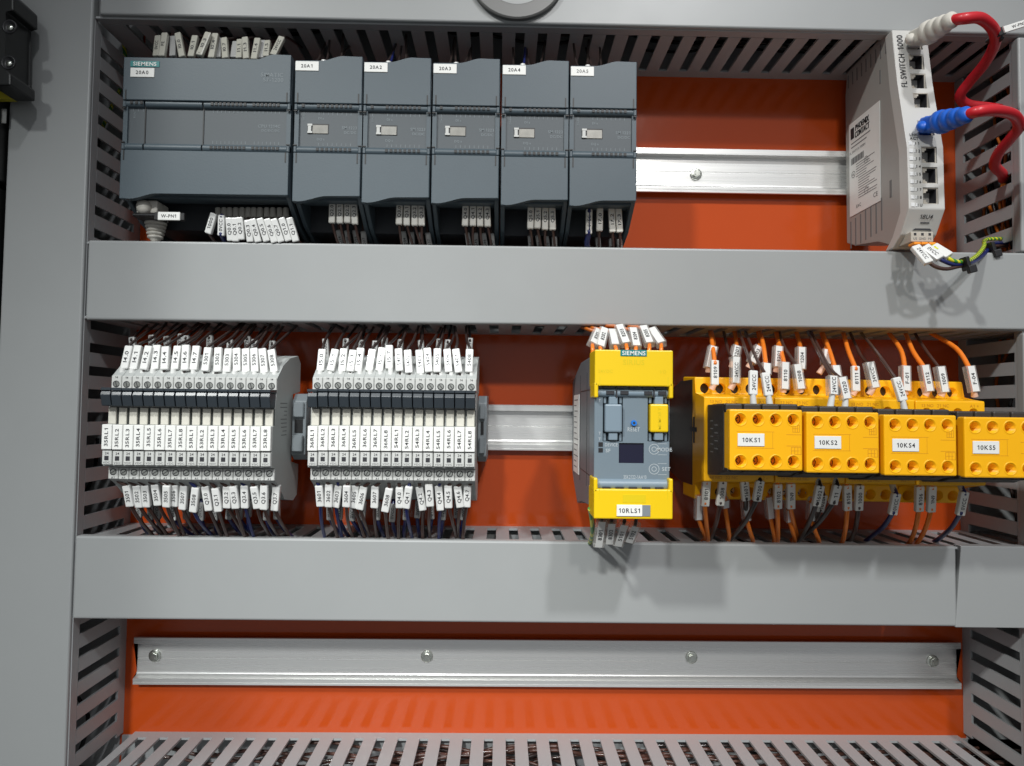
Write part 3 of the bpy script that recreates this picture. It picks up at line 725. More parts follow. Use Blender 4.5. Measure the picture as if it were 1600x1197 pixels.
# ================================================================== CONTACTORS with auxiliary blocks
KP = 45.6; KX = 129.6
def contactor(t, x0):
    x1 = x0 + KP - .5
    b = M(); b.prism([(8, -46), (40, -50), (70, -50), (70, 22), (40, 22), (8, 16)], 'x', x0 - .2, x1 - .3, 'ctr_black', .6, 2); b.build('base', t)
    # yellow body with stepped terminals: (d,z)
    A = M()
    A.prism([(46, UZ(1300, 782, 72)), (74, UZ(1300, 782, 74)), (76, UZ(1300, 756, 76)), (96, UZ(1300, 754, 96)), (96, UZ(1300, 622, 96)), (76, UZ(1300, 618, 76)), (75, UZ(1300, 592, 74)), (46, UZ(1300, 590, 60))],
            'x', x0, x1, 'ctr', .8, 2)
    C = M(A)
    zt1, zt2 = UZ(1300, 608, 75), UZ(1300, 773, 75)
    for k in range(4):
        xx = x0 + 7.0 + k * 10.2
        C.cone((xx, 60, zt1 - .5), (xx, 90, zt1 - .5), 3.6, 3.6, 'ctr', 22, smooth=True)
        C.cone((xx, 60, zt2 + 1), (xx, 90, zt2 + 1), 3.6, 3.6, 'ctr', 22)
        C.cone((xx, 84, UZ(1300, 641, 96)), (xx, 99, UZ(1300, 641, 96)), 3.3, 3.3, 'ctr', 22)
    A.mi('ctr_emboss')
    A = carve(A, C)
    for s_, k in (('13 NO', 0), ('21 NC', 1), ('A1 +', 3)):
        A.text(s_, (x0 + 7.5 + k * 10.2, 96, UZ(1300, 629.5, 96)), 1.9, 'ctr_emboss')
    for s_, k in (('14 NO', 0), ('22 NC', 1), ('A2 -', 3)):
        A.text(s_, (x0 + 7.5 + k * 10.2, 96, UZ(1300, 748, 96)), 1.9, 'ctr_emboss')
    A.build('terminal_housing', t)
    for k in range(4):
        xx = x0 + 7.0 + k * 10.2
        for zz in (zt1 - .5, zt2 + 1):
            b = M(); b.cone((xx, 62, zz), (xx, 65, zz), 3.0, 2.9, 'zinc', 16)
            a = random.uniform(0, pi)
            for q in (0, pi / 2): b.obox((xx, 65.1, zz), (cos(a + q), 0, sin(a + q)), (0, 1, 0), (-sin(a + q), 0, cos(a + q)), 2.2, .12, .35, 'ink')
            b.build('terminal_screw', t)
    b = M(); b.box(x0 - .3, x0 + .1, 64, 80, -13.5, -10.5, 'ink'); b.box(x0 - .3, x0 + .1, 72, 75, -21, -3.5, 'ink'); b.build('side_latch', t)
ZA1, ZA0 = UZ(1200, 640, 137), UZ(1200, 735.5, 137)
def aux_block(t, x0, txt):
    x1 = x0 + 42.6; dF = 137.
    b = M()
    xs = x0 - .8; zt_, zb_2 = UZ(1200, 630, 126), UZ(1200, 752, 122)
    b.prism([(97, 4.5), (125, 4.5), (128, 2), (128, ZA0 - 1), (118, ZA0 - 4.5), (97, ZA0 - 6.5)], 'x', xs, x1 + 1.3, 'ctr_black', .7, 2)
    for k in range(4):       # shoulder of each terminal
        b.box(xs + .3 + k * 10.9, xs + 10.6 + k * 10.9, 112, 131.5, ZA1 - 2, ZA1 + 3.4, 'ctr_black', 1.0, 2)
        b.prism([(108, ZA0 + 1), (133, ZA0 + 1), (133, ZA0 - 1.2), (108, ZA0 - 5.4)], 'x', xs + .6 + k * 10.9, xs + 9.9 + k * 10.9, 'ctr_black', .5, 2)
    for k in range(9): b.box(xs - .12, xs, 104 + (k % 2) * 8, 109 + (k % 2) * 9, -6 - 2.4 * k, -5.4 - 2.4 * k, 'ink_grey')
    b.build('housing', t)
    A = M(); A.box(x0, x1, 124, dF, ZA0, ZA1, 'ctr', .9, 2); C = M(A)
    rows = (ZA1 - 5.8, ZA0 + 5.4)
    for zz in rows:
        for k in range(4):
            xx = x0 + 6.4 + k * 10.25
            C.cone((xx, 126.5, zz), (xx, 140, zz), 3.15, 3.15, 'ctr', 26)
    A = carve(A, C)
    for zz in rows:
        for k in range(4):
            xx = x0 + 6.4 + k * 10.25; A.lathe((xx, dF - .3, zz), [(3.25, .1), (3.3, .45), (4.0, .45), (4.3, .1)], 'ctr', 'd', 26, True, False)
    zc = (ZA0 + ZA1) / 2
    A.box(x0 + 4, x0 + 26, dF - .1, dF + .06, zc + 4.6, zc + 4.85, 'ctr_emboss'); A.box(x0 + 4, x0 + 26, dF - .1, dF + .06, zc - 4.85, zc - 4.6, 'ctr_emboss')
    A.box(x0 + 25, x0 + 25.2, dF - .1, dF + .06, zc - 4.6, zc + 4.6, 'ctr_emboss')
    A.box(x1 - 9.5, x1 - .9, dF - .1, dF + .06, zc + 3.1, zc + 3.4, 'ctr_emboss'); A.box(x1 - 9.5, x1 - .9, dF - .1, dF + .06, zc - 3.4, zc - 3.1, 'ctr_emboss')
    for (sx, sz, w_, h_) in ((x1 - 5.9, zc + 6.6, 4.2, 4.0), (x1 - 6.8, zc - 6.3, 6.0, 4.2)):
        for a_ in (0, 1): A.box(sx, sx + w_, dF - .1, dF + .06, sz + a_ * h_ - 2, sz + a_ * h_ - 1.7, 'ctr_emboss')
        for a_ in range(4): A.box(sx + a_ * w_ / 3.2, sx + a_ * w_ / 3.2 + .3, dF - .1, dF + .07, sz - 2, sz + h_ - 2, 'ctr_emboss')
        A.box(sx, sx + w_ * .8, dF - .1, dF + .08, sz + .1, sz + .35, 'ctr_emboss')
    A.build('front_cover', t)
    for zz in rows:
        for k in range(4):
            xx = x0 + 6.4 + k * 10.25
            b = M(); b.cone((xx, 126.55, zz), (xx, 128.3, zz), 2.7, 2.6, 'ctr_dark', 18); a = pi / 4 + random.uniform(-.5, .5)
            for q in (0, pi / 2): b.obox((xx, 128.35, zz), (cos(a + q), 0, sin(a + q)), (0, 1, 0), (-sin(a + q), 0, cos(a + q)), 1.9, .1, .3, 'ink')
            b.build('terminal_screw', t)
AX = [UX(1140, 690, 137), UX(1260, 690, 137), UX(1381.5, 690, 137), UX(1507, 690, 137)]
ktags = ['10KS1', '10KS2', '10KS4', '10KS5']
pos = ['leftmost beside the safety relay', 'second from the left of its row', 'third from the left of its row', 'cut by the right edge of the picture']
cp = ap = None
for i in range(4):
    clab = 'orange yellow contactor behind the block tagged %s, %s' % (ktags[i], pos[i].replace('its row', 'four'))
    alab = 'yellow four pole block tagged %s, %s' % (ktags[i], pos[i])
    if i == 0:
        cp = thing('contactor', (KX + KP / 2, 7.5, -14), clab, 'contactor', 'contactors on the middle rail'); contactor(cp, KX)
        ap = thing('auxiliary_block', (AX[0] + 21, 97, -14), alab, 'contact block', 'yellow blocks in front of the contactors'); aux_block(ap, AX[0], ktags[0]); r = ap
    else:
        tree_copy(cp, KP * i, [0, -.2, -.6, -1][i], clab)
        r = tree_copy(ap, AX[i] - AX[0], [0, -1.0, -2.1, -2.9][i], alab, skip=('name_tag',))
    dz = [0, -1.0, -2.1, -2.9][i]; zc = (ZA0 + ZA1) / 2 + dz
    a = AX[i] + 4.6
    name_tag(r, a, a + 15.6, zc - 3.7, zc + 3.7, 137.05, ktags[i], 2.5)
# ================================================================== NETWORK SWITCH
SX0, SX1 = 267.5, 291.8
t = thing('network_switch', ((SX0 + SX1) / 2, 7.5, 190), 'grey eight port network switch with white front mounted at the upper right', 'network switch')
def sz(py, d, px=1440): return UZ(px, py, d)
z_t = UZ(1402, 50, 70)
FP = [(72.5, z_t), (78, UZ(1415, 130, 78)), (88, UZ(1425, 230, 88)), (89.5, UZ(1430, 326, 89.5)), (80, UZ(1430, 366, 82)), (70, UZ(1425, 388, 72))]
b = M()
b.prism([(8, 133), (20, 128), (52, 124), (66, UZ(1425, 384, 70) + 1)] + [(d - 9, z) for d, z in FP[::-1]][1:] + [(60, z_t + 3), (10, 268), (8, 250)], 'x', SX0 + .6, SX1 - .6, 'switch_side', .7, 2)
for k in range(7): # vent slots low on the side
    d_ = 14 + k * 7; b.box(SX0 + .35, SX0 + .65, d_, d_ + 1.3, 127 + k * .5, 148 + k * .9, 'ink_grey')
for k in range(9): d_ = 12 + k * 6.4; b.box(SX0 + .35, SX0 + .65, d_, d_ + 1.2, 254, 264, 'ink_grey')
b.box(SX0 + .3, SX0 + .65, 67, 69, 150, 162, 'ink_grey'); b.box(SX0 + .3, SX0 + .65, 56, 57, 236, 246, 'ink_grey')
b.build('housing', t)
# white front shell
A = M(); back = [(d - 9, z) for d, z in FP]
A.prism(FP + back[::-1], 'x', SX0, SX1, 'switch_face', .7, 2)
# port cut outs
def face_d(z):
    for (d0, z0), (d1, z1) in zip(FP[:-1], FP[1:]):
        if z1 <= z <= z0: k = (z - z0) / (z1 - z0); return d0 + (d1 - d0) * k
    return FP[-1][0]
ports = []
for py, px in ((66, 1438), (97, 1443), (127, 1448), (157, 1452), (200, 1457), (242, 1461), (274, 1463), (306, 1465)):
    d = 80.
    for _ in range(5): x, z = U(px, py, d); d = face_d(z)
    ports.append((x, z, d))
PX = SX0 + 14.6
C = M(A)
for x, z, d in ports: C.box(PX - 5.0, PX + 5.4, d - 8, d + 9, z - 5.6, z + 5.6, 'switch_tan')
A = carve(A, C)
A.build('front_shell', t)
for i, (x, z, d) in enumerate(ports):
    b = M()
    b.box(PX - 4.9, PX + 5.3, d - 10.5, d - 9.2, z - 5.5, z + 5.5, 'ink')
    # shield frame and stepped latch notch
    for q in ((PX - 4.2, PX + 4.7, z + 4.5, z + 4.9), (PX - 4.2, PX + 4.7, z - 4.9, z - 4.5)): b.box(q[0], q[1], d - 9, d - 1.3, q[2], q[3], 'ink')
    b.box(PX + 4.3, PX + 4.7, d - 9, d - 1.3, z - 4.5, z + 4.5, 'ink')
    for q in ((PX - 4.9, PX + 5.3, z + 4.9, z + 5.5), (PX - 4.9, PX + 5.3, z - 5.5, z - 4.9)): b.box(q[0], q[1], d - 9, d - .9, q[2], q[3], 'switch_tan')
    b.box(PX - 4.9, PX - 4.2, d - 9, d - .9, z - 4.9, z + 4.9, 'switch_tan'); b.box(PX + 4.7, PX + 5.3, d - 9, d - .9, z - 4.9, z + 4.9, 'switch_tan')
    b.box(PX - 4.2, PX - 2.2, d - 9, d - 1.2, z + 2.2, z + 4.9, 'switch_tan'); b.box(PX - 4.2, PX - 2.2, d - 9, d - 1.2, z - 4.9, z - 2.6, 'switch_tan')
    b.box(PX - 2.2, PX - 1.2, d - 9, d - 1.2, z + 3.4, z + 4.9, 'switch_tan'); b.box(PX - 2.2, PX - 1.2, d - 9, d - 1.2, z - 4.9, z - 3.8, 'switch_tan')
    b.box(PX - 4.1, PX + 4.6, d - 9.15, d - 8.9, z - 4.8, z + 4.8, 'ink')
    b.build('port', t)
b = M()   # lettering on the sloped face: follow the face slope
def ftext(s_, x, z, h, m='ink', w=None, vert=False):
    dz = (face_d(z - 3) - face_d(z + 3)) / 6.0; up = Vector((0, -dz, 1)).normalized()
    if vert: b.text(s_, (x, face_d(z) + .1, z), h, m, tuple(up), (-1, 0, 0), w=w, proud=.18)
    else: b.text(s_, (x, face_d(z) + .1, z), h, m, (1, 0, 0), tuple(up), w=w, proud=.18)
za, zb4 = UZ(1412, 52, 73), UZ(1428, 140, 79)
ftext('FL SWITCH', SX0 + 4.6, zb4 + (za - zb4) * .33, 4.0, vert=True, w=(za - zb4) * .60); ftext('1000', SX0 + 4.6, zb4 + (za - zb4) * .83, 4.0, vert=True, w=(za - zb4) * .27)
b.build('lettering', t)
b = M()
zl = UZ(1433, 211, 86); ftext('LNK', SX0 + 5.6, zl, 1.9); ftext('ACT', SX0 + 5.6, zl - 2.7, 1.9)
b.build('caption', t)
b = M()
for k in range(9):
    z = UZ(1436, 224 + k * 12.2, 88); d = face_d(z)
    b.box(SX0 + 1.2, SX0 + 4.0, d - 1, d + .5, z - 1.4, z + 1.4, 'lightpipe', .3); b.box(SX0 + 4.5, SX0 + 5.6, d - 1, d + .45, z - 1.2, z + 1.2, 'lightpipe', .2)
    b.box(SX0 + 6.0, SX0 + 6.4, d - .5, d + .2, z - 1.0, z + 1.0, 'ink_grey')
    s_ = '12345678U'[k]; dz = 0
    b.text(s_, (SX0 + 8.0, d + .1, z), 1.8, 'ink', proud=.2)
b.build('indicator_strip', t)
b = M(); d = 84.5; z = UZ(1450, 339, 86); xx = SX0 + 13
up = Vector((0, .24, 1)).normalized(); dd = face_d(z)
b.text('18U4', (xx, dd + .12, z), 2.7, 'ink', (1, 0, 0), (0, FP[3][0] - FP[4][0], FP[3][1] - FP[4][1]), proud=.5)
z2 = UZ(1450, 348, 85); b.box(xx - 2.4, xx + 3.6, face_d(z2) - .6, face_d(z2) + .25, z2 - .3, z2 + .5, 'ink')
z3 = UZ(1450, 358, 83); b.prism([(xx - 6, z3 - .6), (xx + 6.5, z3 - .6), (xx + 5, z3 + .8), (xx - 4.4, z3 + .8)], 'd', face_d(z3) - 2, face_d(z3) + .35, 'ink')
b.build('tag_recess', t)
b = M(); a = W(1427, 361, 84); c = W(1463, 378, 84); xa, xc_ = SX0 + 3.4, SX0 + 18.4
b.box(xa, xc_, 66, 86, UZ(1445, 378, 86), UZ(1445, 362, 86), 'switch_tan', .5, 2)
for k in range(3):
    xx = xa + 2.6 + k * 4.9; b.box(xx - .8, xx + .9, 85.9, 86.15, UZ(1445, 366, 86) - .9, UZ(1445, 366, 86) + .8, 'ink')
    b.text(['US', 'GND', 'PE'][k], (xx, 86.0, UZ(1445, 373, 86)), 1.5, 'ink_grey')
    b.box(xa + .3 + k * 5.0, xa + 4.9 + k * 5.0, 82, 89, UZ(1445, 383, 88), UZ(1445, 378.5, 88), 'orange_lever', .6, 2)
b.build('supply_connector', t)
# rating label on the side (lies on plane x = SX0)
b = M(); L0, L1 = 14., 56.   # depth range
zl_ = [(UZ(1345, 330, 14), UZ(1340, 188, 14))]
zb5, zt5 = 151.5, 224.
b.box(SX0 + .05, SX0 + .55, L0, L1, zb5, zt5, 'white_label')
def side_text(s_, d_, z_, h, m='ink', w=None): b.text(s_, (SX0, d_, z_), h, m, (0, 1, 0), (0, 0, 1), w=w, proud=0.)
n0 = len(b.V)
for e_ in (0, .28, .56):
    side_text('PHOENIX', 32.5 + e_, 217.8, 4.4, w=19); side_text('CONTACT', 32.5 + e_, 212.4, 4.4, w=20)
b.box(SX0 - .1, SX0 + .04, 16.5, 21.5, 211, 219.5, 'ink'); 
for k in range(2): b.box(SX0 - .1, SX0 + .04, 17, 44 - 5 * k, 207 - 3 * k, 207.8 - 3 * k, 'ink_grey')
side_text('FL SWITCH 1008N', 26, 200.5, 1.8, 'ink_grey')
for k in range(14): b.box(SX0 - .1, SX0 + .04, 17 + k * 1.3, 17.7 + k * 1.3 + (k % 3) * .2, 191, 196, 'ink_grey')
for k in range(15):
    z_ = 189 - k * 1.9; a_ = 24 if k < 6 else 27; b.box(SX0 - .1, SX0 + .04, a_, a_ + random.uniform(12, 26), z_, z_ + .5, 'ink_grey')
for (d_, z_) in ((20, 183), (38, 188), (38, 165)): 
    for k in range(20):
        a_ = 2 * pi * k / 20; b.obox((SX0 - .03, d_ + 2.4 * cos(a_), z_ + 2.4 * sin(a_)), (0, -sin(a_), cos(a_)), (1, 0, 0), (0, cos(a_), sin(a_)), .45, .06, .2, 'ink_grey')
side_text('UL', 20, 183, 1.7, 'ink_grey'); side_text('UL', 38, 188, 1.7, 'ink_grey'); side_text('CE', 50, 158, 3.2, 'ink_grey'); side_text('EAC', 27, 157, 2.4, 'ink_grey')
for v in range(n0, len(b.V)):
    x, d_, z_ = b.V[v]
    if x >= SX0 - .001: b.V[v] = (SX0 - .06, d_, z_)
b.build('rating_label', t)
# ================================================================== CABLES
def cable_thing(label, cat='cable', name='patch_cable', org=(0, 0, 0), group=None): return thing(name, org, label, cat, group)
def boot(parent, x, z, d0, m, end_d, big=1., drop=0.):
    """moulded plug pointing out of the port, ribbed towards the cable"""
    b = M(); b.box(x - 4.2, x + 4.2, d0 - 8, d0 + 6, z - 4.6, z + 4.6, 'clear' if 0 else m, 1.0, 2); b.build('plug', parent)
    b = M(); b.prism([(x - 6, z - 5.2), (x + 5.4, z - 5.2), (x + 5.4, z + 5.2), (x - 6, z + 5.2)], 'd', d0 + 1, d0 + 16, m, 1.8, 3)
    n = 4; L = end_d - (d0 + 12); prof = []
    for k in range(n):
        a = d0 + 12 + L * k / n - d0; r = (6.0 - 2.6 * k / n) * big
        prof += [(r - .7, a), (r, a + .12 * L / n), (r, a + .74 * L / n), (r - .8, a + .82 * L / n)]
    prof += [(3.0 * big, end_d - d0), (2.6 * big, end_d - d0 + .2)]
    b.lathe((x, d0, z), [(0, prof[0][1] - .5)] + prof, m, 'd', 28)
    b.lathe((x - 5.6, d0 + 5, z - 1.4), [(0, -3.2)] + [(4.0 * sin(pi * k / 10), -4.0 * cos(pi * k / 10)) for k in range(1, 10)] + [(0, 4.0)], m, 'd', 24)
    b.V = [(v[0] if v[1] < d0 + 10 else x + (v[0] - x) * .82, v[1], v[2] - drop * max(0, v[1] - d0) / (end_d - d0)) for v in b.V]
    b.build('boot', parent)
p = ports[0]
t = cable_thing('red patch cable with white plug in the top port of the switch', org=(p[0], p[2], p[1]), group='red patch cables')
bx, bz = PX - .6, p[1] + .5
boot(t, bx, bz, p[2] + 2, 'white_boot', 116, 1.35, 9)
b = M(); pts = [(bx, 113, bz - 8.5), W(1507, 29, 119), W(1533, 29, 116), W(1553, 48, 106), W(1553, 72, 94), W(1538, 100, 80), W(1515, 128, 66), W(1500, 150, 58), W(1512, 163, 54), W(1545, 168, 52), (XR + 8, 46, UZ(1590, 172, 46))]
b.tube(pts, 3.45, 'red_cable', 14, 8); b.build('sheath', t)
q = ports[4]
t = cable_thing('red patch cable with blue plug in the fifth port of the switch', org=(q[0], q[2], q[1]), group='red patch cables')
bx, bz = PX - .6, q[1] + .3
boot(t, bx, bz, q[2] + 2, 'blue_boot', 128, 1.3, 10)
b = M(); pts = [(bx, 125, bz - 9.5), W(1530, 174, 131), W(1558, 173, 126), W(1584, 180, 114), W(1592, 198, 103), W(1578, 218, 92), W(1561, 238, 80), W(1554, 258, 68), W(1566, 272, 55), (XR + 8, 40, UZ(1590, 280, 40))]
b.tube(pts, 3.4, 'red_cable', 14, 8); b.build('sheath', t)
# cable ties on the red cables, the upper with a marker flag
t = thing('cable_tie', W(1555, 60, 100), 'black cable tie with white marker flag on the red cable with the white plug', 'cable tie')
b = M(); c = W(1554, 62, 100); b.obox(c, (.9, 0, -.3), (0, 1, 0), (.3, 0, .9), 3.9, 3.9, 1.2, 'black', .5); c = W(1563, 50, 106); b.obox(c, (.94, 0, .3), (0, 1, 0), (-.3, 0, .94), 2.4, 1.6, 2.6, 'black', .5); b.build('strap', t)
b = M(); a = Vector(W(1568, 47, 108)); c = Vector(W(1612, 33, 108)); ax = (c - a).normalized(); mid = (a + c) / 2
b.obox(mid, ax, (0, 1, 0), (-ax.z, 0, ax.x), (c - a).length / 2, .8, 2.1, 'white_label', .3); b.text('W-PN2', mid + Vector((0, .8, 0)), 1.8, 'ink', tuple(ax), (-ax.z, 0, ax.x), w=9)
b.build('marker_flag', t)
t = thing('cable_tie', W(1594, 196, 102), 'small black cable tie on the red cable with the blue plug', 'cable tie')
b = M(); c = W(1592, 200, 102); b.obox(c, (.8, 0, -.5), (0, 1, 0), (.5, 0, .8), 3.7, 3.7, 1.0, 'black', .5); b.obox(W(1599, 196, 105), (.8, 0, -.5), (0, 1, 0), (.5, 0, .8), 1.8, 1.8, 1.8, 'zinc', .4); b.build('strap', t)
# network plug under the controller
t = thing('patch_cable', W(228, 345, 62), 'grey white patch cable hanging from the wide controller, tag W-PN1', 'cable')
b = M(); x, z = U(229, 330, 72)
b.box(x - 6.0, x + 8, 58, 74, UZ(229, 334, 72), UZ(229, 314, 72), 'white_boot', 1.0, 2); b.build('plug', t)
b = M(); prof = [(0, 0)]; zz0 = UZ(229, 339, 64); L = 14.5
for k in range(6):
    r = 7.6 - .5 * k; a = -L * k / 6
    prof += [(r - 1.1, a), (r, a - .5), (r, a - 1.6), (r - 1.1, a - 2.1)]
prof += [(3.2, -L - .5), (3.2, -L - 1)]
b.lathe((x + .3, 60, zz0), prof, 'white_boot', 'z', 26); b.tube([(x + .3, 60, zz0 - L), (x + .3, 56, zz0 - L - 8), (x + .3, 40, zz0 - L - 14)], 3., 'white_boot', 12)
b.lathe((x - .6, 74, UZ(229, 324, 74)), [(0, -4.6)] + [(5.0 * sin(pi * k / 10), -4.6 * cos(pi * k / 10)) for k in range(1, 10)] + [(0, 4.6)], 'white_boot', 'd', 24)
b.build('boot', t)
t2 = thing('cable_tie', W(228, 336, 66), 'black cable tie with flag W-PN1 round the grey white plug', 'cable tie')
b = M(); b.box(x - 7.6, x + 8.4, 60, 76, UZ(229, 339, 74), UZ(229, 334.5, 74), 'black', .5); a = W(247, 338, 78); b.box(a[0] - 3, a[0] + 17.5, 75.5, 78, a[2] - 2.6, a[2] + 2.8, 'black', .5); b.build('strap', t2)
b = M(); b.box(a[0], a[0] + 14.8, 77.9, 78.7, a[2] - 2.7, a[2] + 2.9, 'white_label', .3); b.text('W-PN1', (a[0] + 7.4, 78.7, a[2] + .1), 2.1, 'ink'); b.build('marker_flag', t2)
# ================================================================== MARKED WIRES
def sleeve(parent, top, bot, d, txt, m='sleeve', w=2.5, clear=False, th=1.75, flip=False, d2=None):
    """marker sleeve between two measured ends; text reads upwards"""
    a = Vector(top); c = Vector(bot); ax = (a - c); ext = ax * .05; a = a + ext; c = c - ext; L = ax.length * 1.1; ax.normalize()
    n = Vector((0, 1, 0)); n = (n - ax * n.dot(ax)).normalized(); rt = n.cross(ax); 
    if rt.x < 0: rt = -rt
    b = M(); mid = (a + c) / 2
    if clear:
        off = rt * random.choice((-.9, .9)) if clear is True else Vector()
        b.obox(mid, rt, n, ax, w + .75, th + .5, L / 2 + .4, 'clear', .6)
        b.obox(mid + off * .5 + n * 2.2, rt, n, ax, w * .84, .15, L / 2 - .1, m, .1); fr = mid + off * .5 + n * 2.35
    else:
        b.obox(mid, rt, n, ax, w, th, L / 2, m, .75); fr = mid + n * th
    if txt:
        hh = min(2.3, w * .95); wd = min(L * .86, len(txt) * 1.95)
        if clear: fr = fr + n * .05
        s_ = -1 if flip else 1
        b.text(txt, fr, hh, 'ink', tuple(ax * s_), tuple(-rt * s_), w=wd, proud=.12)
        # proud is along the computed normal; keep it towards the viewer
    return b.build('marker_sleeve', parent)
def wire(label, pts, r, m, slv=None, ferr=None, cat='wire', name='wire', group=None, seg=8):
    org = pts[0]; t = thing(name, org, label, cat, group)
    if slv:
        a_, c_ = Vector(slv[0][0]), Vector(slv[0][1]); q = []
        for p in pts:
            q.append(p)
            if (Vector(p) - a_).length < 1e-6: q += [tuple(a_.lerp(c_, .12)), tuple(a_.lerp(c_, .5)), tuple(a_.lerp(c_, .88))]
        pts = q
    b = M(); b.tube(pts, r, m, seg, 5); b.build('conductor', t)
    if slv: sleeve(t, *slv[0], **slv[1])
    if ferr:
        b = M(); p0, p1, r0, r1, fm = ferr; b.cone(p0, p1, r0, r1, fm, 12); b.build('ferrule', t)
    return t
rw = random.Random(4)
# ---- relay blocks
def zoomA(x, y): return 100 + x / 3.15, 480 + y / 3.15
def zoomB(x, y): return 440 + x / 3.324, 500 + y / 3.324
topA = [(323,197,300,300,'I4.0'),(368,195,345,303,'I4.1'),(420,197,395,305,'I4.2'),(462,193,450,303,'I4.3'),(503,200,497,305,'I4.4'),(563,197,548,303,'I4.5'),(603,193,597,308,'I4.6'),(655,197,640,307,'I4.7'),
 (712,205,697,312,'5301'),(762,205,757,315,'5302'),(812,210,802,318,'5303'),(852,208,853,313,'5304'),(897,210,898,317,'5305'),(937,208,942,317,'5306'),(978,210,988,322,'5307'),(1022,215,1037,318,'5308')]
topB = [(213,158,203,262,'I5.0'),(280,158,255,262,'I5.1'),(325,155,315,265,'I5.2'),(373,162,357,265,'I5.3'),(412,152,398,265,'I5.4'),(473,158,455,262,'I5.5'),(523,150,508,262,'I5.6'),(560,138,560,250,'I5.7'),
 (608,155,613,263,'5401'),(655,162,662,272,'5402'),(715,162,722,277,'5403'),(757,152,765,267,'5404'),(810,155,808,268,'5405'),(860,157,868,268,'5406'),(905,157,920,270,'5407'),(977,158,973,268,'5408')]
botA = [(310,880,328,975,'3501'),(360,880,372,980,'3502'),(402,878,410,978,'3503'),(450,875,465,970,'3504'),(508,880,507,978,'3505'),(545,878,545,975,'3506'),(593,880,585,990,'3507'),(650,890,638,1002,'3508'),
 (697,885,715,995,'Q3.0'),(747,893,762,1000,'Q3.1'),(803,885,805,983,'Q3.2'),(835,883,847,985,'Q3.3'),(890,880,893,983,'Q3.4'),(937,885,953,985,'Q3.5'),(987,880,985,990,'Q3.6'),(1048,880,1038,995,'Q3.7')]
botB = [(195,862,203,962,'3601'),(247,857,245,965,'3602'),(297,862,282,967,'3603'),(340,862,337,965,'3604'),(385,862,372,970,'3605'),(428,868,407,978,'3606'),(487,865,483,970,'3607'),(560,877,538,990,'3608'),
 (613,870,613,970,'Q4.0'),(662,868,647,972,'Q4.1'),(715,868,735,982,'Q4.2'),(765,855,772,962,'Q4.3'),(815,862,825,982,'Q4.4'),(865,862,868,970,'Q4.5'),(913,865,928,967,'Q4.6'),(967,850,962,965,'Q4.7')]
for rows, zm, X0, side in ((topA, zoomA, XA, 'left'), (topB, zoomB, XB, 'right')):
    for i, (ax_, ay_, bx_, by_, tx) in enumerate(rows):
        d = 90 + rw.uniform(-2, 2); a = W(*zm(ax_, ay_), d - 3); c = W(*zm(bx_, by_), d)
        hx = X0 + RP * (i + .5); term = (hx, 88, zr(588, 92) - 1)
        s0 = (a[0] + rw.uniform(-6, 6), rw.uniform(26, 44), 63)
        pts = [s0, (a[0] + (s0[0] - a[0]) * .35 + rw.uniform(-1.5, 1.5), d - 22, 47), (a[0], d - 4, a[2] + 2), a, c, (term[0], 90, term[2] + 2), term]
        wire('dark brown wire with sleeve %s entering the top of the %s relay block' % (tx, side), pts, .95, 'w_dark', ((a, c, d, tx), {}),
             ((c[0] * .35 + hx * .65, 90, c[2] - .2), (hx, 90, term[2]), 1.75, 1.75, 'sleeve'), group='wires into the top of the %s relay block' % side)
    # second layer further back
    idx = [0, 2, 4, 5, 6, 8, 10, 12, 13, 15]
    for j, i in enumerate(idx):
        px, py = zm(rows[i][0] + rw.uniform(2, 16), rows[i][1] - rw.uniform(42, 62)); a = W(px, py, 58); c = W(px - rw.uniform(-2, 3), py + 30, 60)
        hx = X0 + RP * (i + .5)
        pts = [(a[0] + rw.uniform(-3, 3), 30, 62), a, c, (hx, 62, 24)]
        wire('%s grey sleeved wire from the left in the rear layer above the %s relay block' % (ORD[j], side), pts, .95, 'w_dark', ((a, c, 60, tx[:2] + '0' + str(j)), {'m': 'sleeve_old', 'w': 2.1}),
             group='rear wires above the %s relay block' % side)
